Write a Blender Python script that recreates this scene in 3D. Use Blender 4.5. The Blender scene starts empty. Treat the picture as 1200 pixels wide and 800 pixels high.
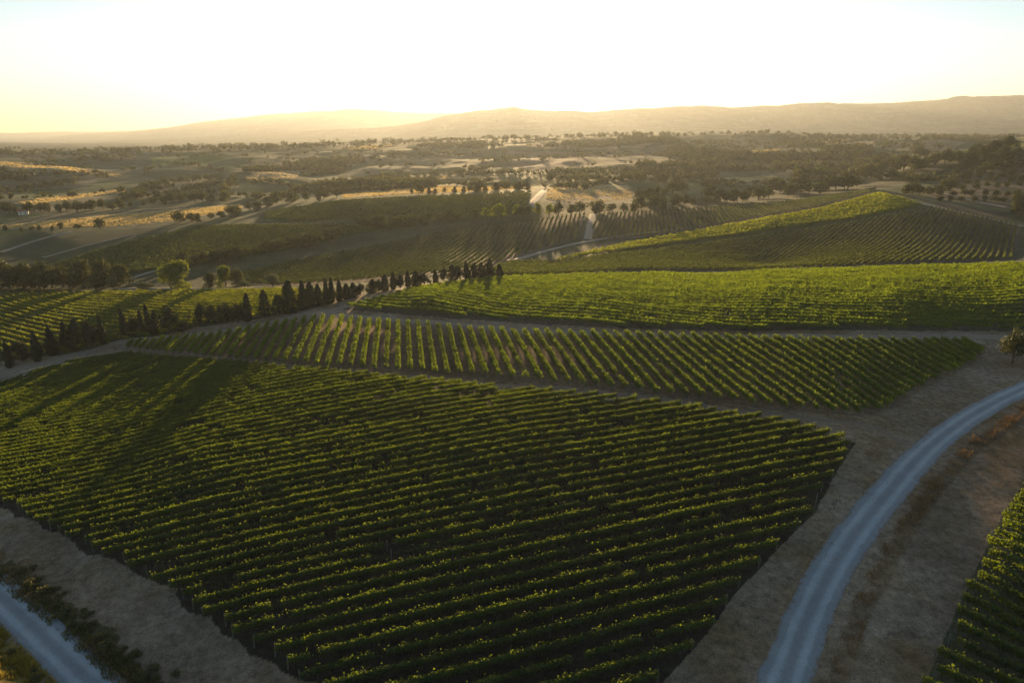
import bpy, math, random
import numpy as np

# ------------------------------------------------------------------ camera, sky, sun, exposure
scene = bpy.context.scene
COL = scene.collection
F_PX = 800.0                                  # focal length in photograph pixels (1200 wide): 24 mm
PITCH = math.atan(250 / 800.0)
CP, SP = math.cos(PITCH), math.sin(PITCH)
SUN_EL, SUN_AZ = math.radians(4.4), math.radians(-0.6)      # azimuth from +Y, positive to +X
EXPOSURE = 1.75
SKY_STRENGTH = 0.068
SUN_STRENGTH = 5.0
HAZE_DENSITY = 7.5e-5

cam_d = bpy.data.cameras.new('camera')
cam_d.lens = 24.0; cam_d.sensor_width = 36.0
cam_d.clip_start = 0.5; cam_d.clip_end = 60000
cam = bpy.data.objects.new('camera', cam_d); COL.objects.link(cam)
cam.location = (0, 0, 0)
cam.rotation_euler = (math.pi / 2 - PITCH, 0, 0)
scene.camera = cam

world = bpy.data.worlds.new('World'); scene.world = world
world.use_nodes = True
wn = world.node_tree; wn.nodes.clear()
w_out = wn.nodes.new('ShaderNodeOutputWorld'); w_bg = wn.nodes.new('ShaderNodeBackground')
w_sky = wn.nodes.new('ShaderNodeTexSky'); w_sky.sky_type = 'NISHITA'; w_sky.sun_disc = False
w_sky.sun_elevation = SUN_EL; w_sky.sun_rotation = SUN_AZ
w_sky.altitude = 200; w_sky.air_density = 0.7; w_sky.dust_density = 0.25; w_sky.ozone_density = 1.2
w_bg.inputs['Strength'].default_value = SKY_STRENGTH
wn.links.new(w_sky.outputs[0], w_bg.inputs['Color']); wn.links.new(w_bg.outputs[0], w_out.inputs['Surface'])

sun_d = bpy.data.lights.new('sun', 'SUN'); sun_d.energy = SUN_STRENGTH; sun_d.angle = math.radians(1.5)
sun_d.color = (1.0, 0.68, 0.34)
sun = bpy.data.objects.new('sun', sun_d); COL.objects.link(sun)
sun.rotation_euler = (math.pi / 2 - SUN_EL, 0, math.pi - SUN_AZ)      # lamp's -Z points away from the sun

scene.view_settings.view_transform = 'Standard'; scene.view_settings.look = 'None'
scene.view_settings.exposure = EXPOSURE; scene.view_settings.gamma = 1.0
scene.view_settings.use_curve_mapping = False
cy = scene.cycles
cy.use_denoising = True
cy.max_bounces = 8; cy.diffuse_bounces = 3; cy.glossy_bounces = 2; cy.transmission_bounces = 4
cy.transparent_max_bounces = 8; cy.volume_bounces = 1
cy.sample_clamp_indirect = 6.0

RNG = np.random.default_rng(7)
random.seed(7)

# ------------------------------------------------------------------ helpers: noise, materials, meshes
def vnoise(x, y, seed=0):
    """smooth value noise in -1..1"""
    x = np.asarray(x, float); y = np.asarray(y, float)
    xi = np.floor(x).astype(np.int64); yi = np.floor(y).astype(np.int64)
    fx = x - xi; fy = y - yi
    fx = fx * fx * fx * (fx * (fx * 6 - 15) + 10); fy = fy * fy * fy * (fy * (fy * 6 - 15) + 10)
    def h(a, b):
        n = (a * 374761393 + b * 668265263 + seed * 974634777) & 0x7fffffff
        n = ((n ^ (n >> 13)) * 1274126177) & 0x7fffffff
        n = (n ^ (n >> 16)) & 0xffff
        return n / 32767.5 - 1.0
    return ((h(xi, yi) * (1 - fx) + h(xi + 1, yi) * fx) * (1 - fy)
            + (h(xi, yi + 1) * (1 - fx) + h(xi + 1, yi + 1) * fx) * fy)

def fbm(x, y, seed=0, octaves=4):
    t = 0.0; a = 0.5
    for i in range(octaves):
        t = t + a * vnoise(x * 2 ** i, y * 2 ** i, seed + i * 17); a *= 0.5
    return t

def smooth(e0, e1, x):
    t = np.clip((x - e0) / (e1 - e0), 0, 1); return t * t * (3 - 2 * t)

class NT:
    def __init__(self, name):
        self.m = bpy.data.materials.new(name); self.m.use_nodes = True
        self.t = self.m.node_tree; self.t.nodes.clear()
        self.out = self.n('ShaderNodeOutputMaterial')
    def n(self, typ, **kw):
        nd = self.t.nodes.new(typ)
        for k, v in kw.items():
            if k in nd.inputs: nd.inputs[k].default_value = v
            else: setattr(nd, k, v)
        return nd
    def l(self, a, b): self.t.links.new(a, b)
    def noise(self, scale, detail=4, rough=0.6, vec=None):
        nd = self.n('ShaderNodeTexNoise'); nd.inputs['Scale'].default_value = scale
        nd.inputs['Detail'].default_value = detail; nd.inputs['Roughness'].default_value = rough
        if vec is not None: self.l(vec, nd.inputs['Vector'])
        return nd
    def ramp(self, fac, stops):
        nd = self.n('ShaderNodeValToRGB'); e = nd.color_ramp.elements
        while len(e) < len(stops): e.new(0.5)
        for i, (p, c) in enumerate(stops):
            e[i].position = p; e[i].color = (c[0], c[1], c[2], 1) if hasattr(c, '__len__') else (c, c, c, 1)
        self.l(fac, nd.inputs[0]); return nd
    def mix(self, fac, a, b, blend='MIX'):
        nd = self.n('ShaderNodeMix', data_type='RGBA', blend_type=blend)
        for sock, v in ((nd.inputs[0], fac), (nd.inputs[6], a), (nd.inputs[7], b)):
            if hasattr(v, 'is_linked') or hasattr(v, 'links'): self.l(v, sock)
            elif hasattr(v, '__len__'): sock.default_value = (v[0], v[1], v[2], 1)
            else: sock.default_value = v
        return nd.outputs[2]

def geo_pos(nt):
    return nt.n('ShaderNodeNewGeometry').outputs['Position']

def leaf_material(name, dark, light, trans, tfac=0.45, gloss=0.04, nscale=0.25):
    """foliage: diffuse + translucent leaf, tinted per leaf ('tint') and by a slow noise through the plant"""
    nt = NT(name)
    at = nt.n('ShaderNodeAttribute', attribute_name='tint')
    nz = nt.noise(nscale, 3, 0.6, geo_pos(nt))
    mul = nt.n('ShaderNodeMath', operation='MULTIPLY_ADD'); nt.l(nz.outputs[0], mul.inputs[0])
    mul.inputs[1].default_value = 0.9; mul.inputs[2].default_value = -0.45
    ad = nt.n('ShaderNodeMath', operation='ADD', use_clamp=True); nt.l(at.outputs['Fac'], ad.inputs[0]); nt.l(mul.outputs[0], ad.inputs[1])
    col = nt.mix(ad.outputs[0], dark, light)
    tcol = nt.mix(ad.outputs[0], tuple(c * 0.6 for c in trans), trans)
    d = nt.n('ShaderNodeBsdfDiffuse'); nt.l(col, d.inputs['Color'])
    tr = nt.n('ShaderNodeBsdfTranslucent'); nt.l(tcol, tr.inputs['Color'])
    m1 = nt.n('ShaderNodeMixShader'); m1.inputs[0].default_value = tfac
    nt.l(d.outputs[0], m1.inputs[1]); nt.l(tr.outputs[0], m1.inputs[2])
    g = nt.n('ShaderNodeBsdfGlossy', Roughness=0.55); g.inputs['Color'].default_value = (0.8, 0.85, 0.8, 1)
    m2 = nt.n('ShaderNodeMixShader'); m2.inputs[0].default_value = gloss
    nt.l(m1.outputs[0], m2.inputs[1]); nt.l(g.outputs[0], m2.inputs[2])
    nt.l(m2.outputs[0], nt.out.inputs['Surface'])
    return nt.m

def simple_material(name, c1, c2, scale, rough=0.9, bump=0.3, dist=0.03):
    nt = NT(name); p = geo_pos(nt)
    nz = nt.noise(scale, 5, 0.65, p)
    col = nt.mix(nz.outputs[0], c1, c2)
    b = nt.n('ShaderNodeBsdfPrincipled', Roughness=rough); nt.l(col, b.inputs['Base Color'])
    bp = nt.n('ShaderNodeBump', Strength=bump, Distance=dist); nt.l(nz.outputs[0], bp.inputs['Height']); nt.l(bp.outputs[0], b.inputs['Normal'])
    nt.l(b.outputs[0], nt.out.inputs['Surface'])
    return nt.m

def mesh_np(name, verts, faces_idx, nper, mats, mat_index=None, attrs=None, smooth_shade=False):
    """fast mesh from arrays: faces all with nper corners"""
    me = bpy.data.meshes.new(name)
    verts = np.ascontiguousarray(verts, dtype=np.float32); faces_idx = np.ascontiguousarray(faces_idx, dtype=np.int32)
    nf = len(faces_idx)
    me.vertices.add(len(verts)); me.vertices.foreach_set('co', verts.ravel())
    me.loops.add(nf * nper); me.loops.foreach_set('vertex_index', faces_idx.ravel())
    me.polygons.add(nf)
    me.polygons.foreach_set('loop_start', np.arange(0, nf * nper, nper, dtype=np.int32))
    me.polygons.foreach_set('loop_total', np.full(nf, nper, dtype=np.int32))
    if smooth_shade: me.polygons.foreach_set('use_smooth', np.ones(nf, dtype=bool))
    else: me.polygons.foreach_set('use_smooth', np.zeros(nf, dtype=bool))
    for m in mats: me.materials.append(m)
    if mat_index is not None: me.polygons.foreach_set('material_index', np.asarray(mat_index, dtype=np.int32))
    if attrs:
        for an, (dom, typ, arr) in attrs.items():
            a = me.attributes.new(an, typ, dom)
            a.data.foreach_set('color' if typ == 'FLOAT_COLOR' else 'value', np.ascontiguousarray(arr, dtype=np.float32).ravel())
    me.update(calc_edges=True)
    return me

def link(name, me, parent=None, loc=None):
    o = bpy.data.objects.new(name, me); COL.objects.link(o)
    if parent is not None: o.parent = parent
    if loc is not None: o.location = loc
    return o

def tag(o, label, cat, group=None, kind=None):
    if label: o['label'] = label
    if cat: o['category'] = cat
    if group: o['group'] = group
    if kind: o['kind'] = kind
    return o

WORDS = ['zeroth', 'first', 'second', 'third', 'fourth', 'fifth', 'sixth', 'seventh', 'eighth', 'ninth', 'tenth', 'eleventh', 'twelfth',
         'thirteenth', 'fourteenth', 'fifteenth', 'sixteenth', 'seventeenth', 'eighteenth', 'nineteenth']
TENS = ['', '', 'twent', 'thirt', 'fort', 'fift', 'sixt', 'sevent', 'eight', 'ninet']
def ordinal(n):
    if n < 20: return WORDS[n]
    if n >= 100: return 'hundredth' if n == 100 else 'hundred and ' + ordinal(n - 100)
    t, u = divmod(n, 10)
    return TENS[t] + ('ieth' if u == 0 else 'y-' + WORDS[u])

# ------------------------------------------------------------------ the lie of the land
def ray(u, v):
    a = (u - 600.0) / F_PX; b = (400.0 - v) / F_PX
    return a, CP + b * SP, -SP + b * CP        # world direction for unit depth along the view axis

def ctrl(u, v, y):
    a, dy, dz = ray(u, v); k = y / dy
    return (a * k, y, dz * k)

def quad_z(x, y):                              # gently domed ground of the foreground vineyard (fitted to its rows)
    yy = y - 87
    return -48.46 + 0.0284 * x + 0.0457 * yy + (-0.0509 * x * x + 0.0217 * x * yy - 0.0533 * yy * yy) * 0.01

C = []
for x, y in [(-70, 45), (-30, 45), (0, 45), (30, 45), (70, 45), (-60, 70), (-20, 70), (25, 70), (60, 70), (-95, 100), (-50, 100), (0, 100), (50, 100),
             (-110, 140), (-60, 130), (-15, 128), (-107, 176), (-138, 173), (0, 25), (-30, 25), (40, 25), (20, 55), (-40, 58)]:
    C.append((x, y, quad_z(x, y)))
for u, v, y in [
    # right verge, road and slope above B
    (1000, 510, 101), (1020, 480, 114), (1170, 400, 152), (1200, 420, 140), (1200, 560, 89), (1100, 650, 72), (1200, 700, 66), (1060, 560, 89.5), (1200, 480, 112), (1200, 450, 124),
    (520, 435, 135), (480, 368, 181), (360, 368, 186), (600, 384, 164), (870, 392, 155), (700, 440, 128), (300, 392, 172), (900, 470, 115),
    # upper dome C
    (390, 357, 200), (500, 352, 190), (590, 326, 232), (700, 350, 186), (700, 323, 228), (900, 350, 183), (900, 318, 232), (1050, 350, 180), (1050, 312, 236), (1200, 350, 180), (1200, 306, 240),
    (1400, 330, 200), (1400, 300, 250),
    # left field E
    (0, 420, 183), (0, 385, 213), (0, 347, 262), (150, 382, 203), (150, 344, 257), (300, 362, 205), (300, 340, 240), (-200, 400, 205), (-200, 345, 270), (400, 345, 217),
    # valley behind the crest (hidden) and its far side
    (600, 318, 268), (900, 316, 262), (1200, 306, 264), (100, 338, 292), (300, 334, 278),
    (900, 312, 305), (1000, 285, 343), (1150, 285, 345), (1040, 232, 485), (1190, 300, 314), (1190, 258, 405), (800, 300, 325), (650, 312, 300), (700, 290, 350), (900, 262, 405), (1050, 258, 400), (1000, 245, 445),
    (600, 302, 318), (500, 300, 330), (690, 252, 470), (800, 246, 500), (950, 236, 500), (520, 268, 425), (400, 292, 370), (250, 322, 300), (400, 325, 285), (560, 258, 440), (620, 254, 445),
    (100, 325, 325), (20, 318, 340), (150, 300, 365), (50, 295, 390), (250, 290, 375), (330, 268, 425), (200, 270, 430), (60, 275, 430), (420, 258, 450), (500, 245, 490), (620, 238, 490), (420, 236, 520), (600, 226, 550), (300, 250, 510), (-200, 300, 360), (-200, 270, 450),
    # dry fields and the broken hills behind
    (0, 268, 462), (0, 250, 562), (150, 264, 468), (150, 247, 566), (270, 257, 470), (275, 240, 600), (-200, 255, 520),
    (450, 228, 570), (550, 219, 650), (700, 218, 670), (640, 224, 600), (780, 222, 650), (660, 245, 500), (750, 238, 535),
    (100, 238, 600), (250, 232, 640), (20, 240, 590), (50, 222, 760), (150, 222, 760), (250, 218, 800), (350, 222, 740), (400, 218, 760), (480, 214, 760), (600, 212, 740), (750, 210, 700),
    (20, 205, 860), (75, 200, 900), (150, 208, 900), (250, 200, 980), (330, 205, 900), (340, 190, 1080), (450, 195, 1020), (600, 195, 980), (700, 195, 960), (800, 195, 960),
    (20, 191, 980), (130, 193, 1080), (100, 183, 1200), (220, 183, 1250), (300, 178, 1350), (420, 174, 1500), (520, 170, 1600), (600, 165, 1700), (700, 162, 1750), (800, 158, 1750), (900, 158, 1800), (60, 179, 1380), (180, 178, 1380), (-200, 180, 1300), (-200, 200, 900), (-200, 225, 700),
    (600, 180, 1280), (750, 178, 1250), (850, 180, 1200), (950, 170, 1450), (860, 170, 1500), (1000, 164, 1600), (1100, 166, 1500), (1250, 160, 1700),
    (880, 192, 950), (960, 190, 960), (880, 205, 860), (1000, 195, 880), (1000, 210, 740), (850, 214, 740), (930, 216, 725), (900, 228, 630), (820, 226, 640), (1000, 182, 1080), (1080, 185, 900),
    # right hill
    (1000, 232, 495), (1060, 218, 580), (1060, 225, 540), (1100, 240, 462), (1200, 245, 435), (1200, 225, 520), (1200, 205, 620), (1120, 205, 680), (1200, 190, 660), (1130, 190, 720), (1100, 180, 820), (1200, 166, 780), (1150, 174, 800), (1300, 160, 780), (1400, 200, 600), (1400, 250, 470), (1400, 155, 850),
    (1250, 172, 940), (1150, 185, 940), (1050, 198, 780),
    # far plain
    (600, 163, 2300), (200, 178, 2300), (0, 178, 2400), (900, 162, 2600), (1200, 161, 2600), (-200, 178, 2300), (1400, 162, 2400),
    (0, 172, 3600), (300, 171, 3600), (600, 164, 3600), (900, 160, 3600), (1200, 159, 3600), (-200, 172, 3600), (1400, 160, 3600),
    (0, 167, 6000), (300, 166, 6000), (600, 162, 6000), (900, 157, 6000), (1200, 156, 6000), (-200, 167, 6000), (1400, 157, 6000),
    (-200, 160, 14000), (0, 160, 14000), (400, 160, 14000), (800, 157, 14000), (1200, 156, 14000), (1400, 156, 14000)]:
    C.append(ctrl(u, v, y))
C = np.array(C)
KA, KL = 2.2, 1.0
def uvw(x, y): return np.stack([x / y * KA, np.log(y) * KL], -1)
P_ = uvw(C[:, 0], C[:, 1])
def phi(r2): return np.sqrt(r2 + 0.0004) ** 1 * 1.0
D_ = ((P_[:, None] - P_[None]) ** 2).sum(-1)
nC = len(C)
# heights are interpolated as elevation-like values z/(80+y) so far hills and near ground weigh alike
val = C[:, 2] / (60 + C[:, 1])
A_ = np.zeros((nC + 3, nC + 3)); A_[:nC, :nC] = -phi(D_) - 0.004 * np.eye(nC) ; A_[:nC, nC] = 1; A_[:nC, nC + 1:] = P_; A_[nC, :nC] = 1; A_[nC + 1:, :nC] = P_.T
W_ = np.linalg.solve(A_, np.concatenate([val, np.zeros(3)]))
def rbf(x, y):
    q = uvw(x, y).reshape(-1, 2); out = np.empty(len(q))
    for i in range(0, len(q), 40000):
        s = q[i:i + 40000]
        d = ((s[:, None] - P_[None]) ** 2).sum(-1)
        out[i:i + 40000] = -phi(d) @ W_[:nC] + W_[nC] + s @ W_[nC + 1:]
    return out.reshape(np.shape(x)) * (60 + y)

# polar grid (finer close by)
GA = np.concatenate([np.linspace(-1.35, -0.9, 90, endpoint=False), np.linspace(-0.9, 0.9, 640, endpoint=False), np.linspace(0.9, 1.35, 91)])
GL = np.concatenate([np.linspace(math.log(14), math.log(35), 60, endpoint=False), np.linspace(math.log(35), math.log(320), 430, endpoint=False),
                     np.linspace(math.log(320), math.log(2500), 330, endpoint=False), np.linspace(math.log(2500), math.log(15500), 150)])
# coarse RBF then bilinear to the fine grid keeps this quick
ca = np.linspace(-1.35, 1.35, 260); cl = np.linspace(math.log(14), math.log(15500), 420)
CA, CL_ = np.meshgrid(ca, cl); cyv = np.exp(CL_)
CZ = rbf(CA * cyv, cyv)
def bilin(Z, xa, ya, qx, qy):
    ix = np.clip(np.searchsorted(xa, qx, side='right') - 1, 0, len(xa) - 2); iy = np.clip(np.searchsorted(ya, qy, side='right') - 1, 0, len(ya) - 2)
    fx = np.clip((qx - xa[ix]) / (xa[ix + 1] - xa[ix]), 0, 1); fy = np.clip((qy - ya[iy]) / (ya[iy + 1] - ya[iy]), 0, 1)
    return (Z[iy, ix] * (1 - fx) + Z[iy, ix + 1] * fx) * (1 - fy) + (Z[iy + 1, ix] * (1 - fx) + Z[iy + 1, ix + 1] * fx) * fy
AA, LL = np.meshgrid(GA, GL)
YY = np.exp(LL); XX = AA * YY
ZZ = bilin(CZ, ca, cl, AA, LL)
# local relief: a few centimetres close by, rolling folds far off
ZZ += 0.10 * fbm(XX / 6, YY / 6, 3) * smooth(20, 60, YY)
ZZ += smooth(520, 900, YY) * (1 - smooth(1500, 2600, YY)) * (13.0 * fbm(XX / 170, YY / 210, 11, 4) - 1.5)
ZZ += smooth(2300, 5000, YY) * 20 * fbm(XX / 900, YY / 900, 21, 4)
# the two mountain ridges: heights read as directions along their skylines
def skyline(pts, dist):
    aa, hh = [], []
    for u, v in pts:
        a, dy, dz = ray(u, v); aa.append(a / dy); hh.append(dz / dy * dist)
    return np.array(aa), np.array(hh)
R1 = [(-300, 178), (0, 172), (200, 163), (300, 157), (380, 152), (440, 150), (470, 147), (500, 142), (520, 136), (560, 130), (600, 126), (640, 130), (690, 131), (740, 129), (800, 124), (850, 126), (900, 125), (960, 123), (1030, 121), (1100, 116), (1150, 113), (1200, 112), (1500, 112)]
R2 = [(-300, 166), (0, 162), (60, 161), (100, 157), (150, 154), (200, 149), (240, 142), (280, 138), (330, 133), (360, 131), (420, 129), (460, 131), (520, 132), (560, 134), (640, 140), (1500, 150)]
for pts, dist, w0, sd in ((R1, 7600.0, 0.22, 31), (R2, 12600.0, 0.16, 47)):
    aa, hh = skyline(pts, dist)
    top = np.interp(AA, aa, hh) * (YY / dist) ** 0
    t = (LL - math.log(dist))
    wob = 0.06 * fbm(AA * 9, LL * 0 + 3.1, sd, 3)
    prof = np.exp(-((np.minimum(t + wob, 0)) / w0) ** 2) * np.exp(-(np.maximum(t, 0) / 0.25) ** 2)
    spur = 1 + 0.16 * fbm(AA * 26 + t * 2, t * 9, sd + 5, 5) * (1 - smooth(-0.05, 0.0, t))
    rough = (1 + 0.02 * vnoise(AA * 45, t * 3, sd + 9))
    base = ZZ
    ZZ = np.maximum(base, base + (top * rough - base) * np.clip(prof * spur, 0, 1.0))
NA, NL = len(GA), len(GL)
def hz(x, y):
    x = np.asarray(x, float); y = np.maximum(np.asarray(y, float), 14.01)
    return bilin(ZZ, GA, GL, x / y, np.log(y))
KS = np.exp(np.linspace(math.log(40), math.log(16000), 1400))
def at(u, v):
    """the ground point a line of sight through photograph pixel (u, v) meets (real 3-D position on the terrain)"""
    a, dy, dz = ray(u, v)
    x, y, z = a * KS, dy * KS, dz * KS
    g = z - hz(x, y)
    idx = np.where(g < 0)[0]
    if len(idx) == 0: i = len(KS) - 1; return np.array([x[i], y[i], float(hz(x[i], y[i]))])
    i = idx[0]
    if i == 0: k = KS[0]
    else: k = KS[i - 1] + (KS[i] - KS[i - 1]) * g[i - 1] / (g[i - 1] - g[i])
    return np.array([a * k, dy * k, float(hz(a * k, dy * k))])
def line_at(pts, sub=6):
    out = []
    for (u0, v0), (u1, v1) in zip(pts[:-1], pts[1:]):
        for i in range(sub):
            t = i / sub; out.append(at(u0 + (u1 - u0) * t, v0 + (v1 - v0) * t))
    out.append(at(*pts[-1]))
    return np.array(out)
def poly_at(pts, sub=6): return line_at(list(pts) + [pts[0]], sub)[:-1, :2]
def inside(poly, x, y):
    x = np.asarray(x); y = np.asarray(y); r = np.zeros(x.shape, bool)
    px, py = poly[:, 0], poly[:, 1]; j = len(poly) - 1
    for i in range(len(poly)):
        c = ((py[i] > y) != (py[j] > y)) & (x < (px[j] - px[i]) * (y - py[i]) / (py[j] - py[i] + 1e-12) + px[i])
        r ^= c; j = i
    return r

# bank added on the left gravel road's near side, shaped to catch sunlight
ra, rb = at(-20, 680), at(108, 800); rd = (rb - ra)[:2] / np.hypot(*(rb - ra)[:2]); rn = np.array([rd[1], -rd[0]])
if rn[1] > 0: rn = -rn
sd_ = (XX - ra[0]) * rn[0] + (YY - ra[1]) * rn[1]
ZZ += np.where((YY < 85) & (XX < -15), smooth(2.6, 5.5, sd_) * np.clip(sd_ - 2.6, 0, 14) * 0.40, 0)

# ------------------------------------------------------------------ fields (outlines on the ground)
FIELD_A = [(-60, 470), (0, 449), (60, 432), (110, 421), (150, 417), (300, 429), (400, 438), (560, 454), (640, 460), (760, 472), (860, 488), (950, 501), (1003, 519), (985, 545), (955, 600), (905, 650), (862, 695), (826, 745), (772, 805), (730, 850), (440, 850), (352, 796), (280, 752), (200, 694), (130, 657), (60, 622), (0, 594), (-60, 570)]
FIELD_B = [(112, 407), (150, 403), (260, 393), (330, 379), (372, 373), (470, 380), (600, 391), (740, 394), (870, 398), (1000, 402), (1160, 402), (1150, 420), (1120, 438), (1080, 456), (1040, 480), (1010, 488), (940, 483), (820, 469), (700, 456), (560, 443), (400, 433), (260, 421), (170, 412)]
FIELD_C = [(396, 362), (430, 355), (480, 341), (530, 333), (590, 327), (700, 324), (900, 320), (1050, 315), (1260, 309), (1260, 388), (1170, 388), (1000, 387), (870, 388), (760, 386), (640, 380), (520, 372)]
FIELD_E = [(-60, 428), (-60, 349), (0, 347), (120, 344), (240, 343), (330, 341), (400, 346), (390, 356), (340, 366), (300, 374), (230, 383), (190, 393), (130, 404), (70, 416), (0, 424)]
FIELD_R = [(1300, 470), (1240, 515), (1204, 560), (1176, 602), (1152, 650), (1128, 700), (1106, 750), (1084, 800), (1060, 850), (1320, 850)]
FIELD_D = [(700, 318), (620, 316), (700, 302), (800, 290), (900, 276), (1000, 262), (1090, 243), (1140, 252), (1196, 265), (1190, 304), (1000, 313), (850, 318)]
FIELD_DT = [(640, 309), (740, 286), (860, 264), (960, 246), (1030, 227), (1060, 234), (1080, 241), (1000, 257), (900, 271), (800, 285), (700, 299)]
FIELD_F = [(250, 330), (330, 310), (420, 293), (500, 277), (560, 266), (640, 257), (686, 251), (676, 280), (600, 303), (560, 318), (420, 330), (330, 336)]
FIELD_FR = [(700, 252), (800, 246), (900, 240), (960, 232), (1030, 221), (1020, 226), (960, 243), (860, 261), (760, 278), (690, 282)]
FIELD_G = [(310, 250), (400, 236), (470, 232), (560, 229), (622, 226), (612, 250), (540, 258), (440, 258), (370, 260), (310, 258)]
FIELD_H = [(60, 312), (150, 285), (240, 266), (330, 264), (420, 264), (470, 262), (400, 278), (330, 294), (250, 308), (200, 316), (140, 322), (90, 318)]
PA, PB, PC, PE, PR = [poly_at(p) for p in (FIELD_A, FIELD_B, FIELD_C, FIELD_E, FIELD_R)]
PD, PDT, PF, PFR, PG, PH = [poly_at(p) for p in (FIELD_D, FIELD_DT, FIELD_F, FIELD_FR, FIELD_G, FIELD_H)]

PV = np.array([(-11, 239), (-2, 237), (40, 239.5), (26, 268), (20, 286), (22, 300), (34, 317), (14, 309), (1, 302), (-6, 285)], float)      # vines on the slope falling away behind the crest

# ------------------------------------------------------------------ ground colours (what grows or lies there, partly with sun or shade put in)
def cells(x, y, s=130.0):
    wx = x + 60 * fbm(x / 240, y / 240, 41); wy = y + 60 * fbm(x / 240, y / 240, 43)
    bx, by = np.floor(wx / s), np.floor(wy / s); best = np.full(np.shape(x), 1e9); second = best.copy(); cell = np.zeros(np.shape(x))
    for ox in (-1, 0, 1):
        for oy in (-1, 0, 1):
            gx, gy = bx + ox, by + oy
            h1 = np.modf(np.abs(np.sin(gx * 127.1 + gy * 311.7) * 43758.5))[0]; h2 = np.modf(np.abs(np.sin(gx * 269.5 + gy * 183.3) * 24634.6))[0]
            d = np.hypot((gx + h1) * s - wx, ((gy + h2) * s - wy) * 0.8)
            m = d < best; second = np.where(m, best, np.minimum(second, d)); best = np.where(m, d, best); cell = np.where(m, np.modf(h1 * 7.7 + h2 * 3.1)[0], cell)
    return cell, second - best
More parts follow.
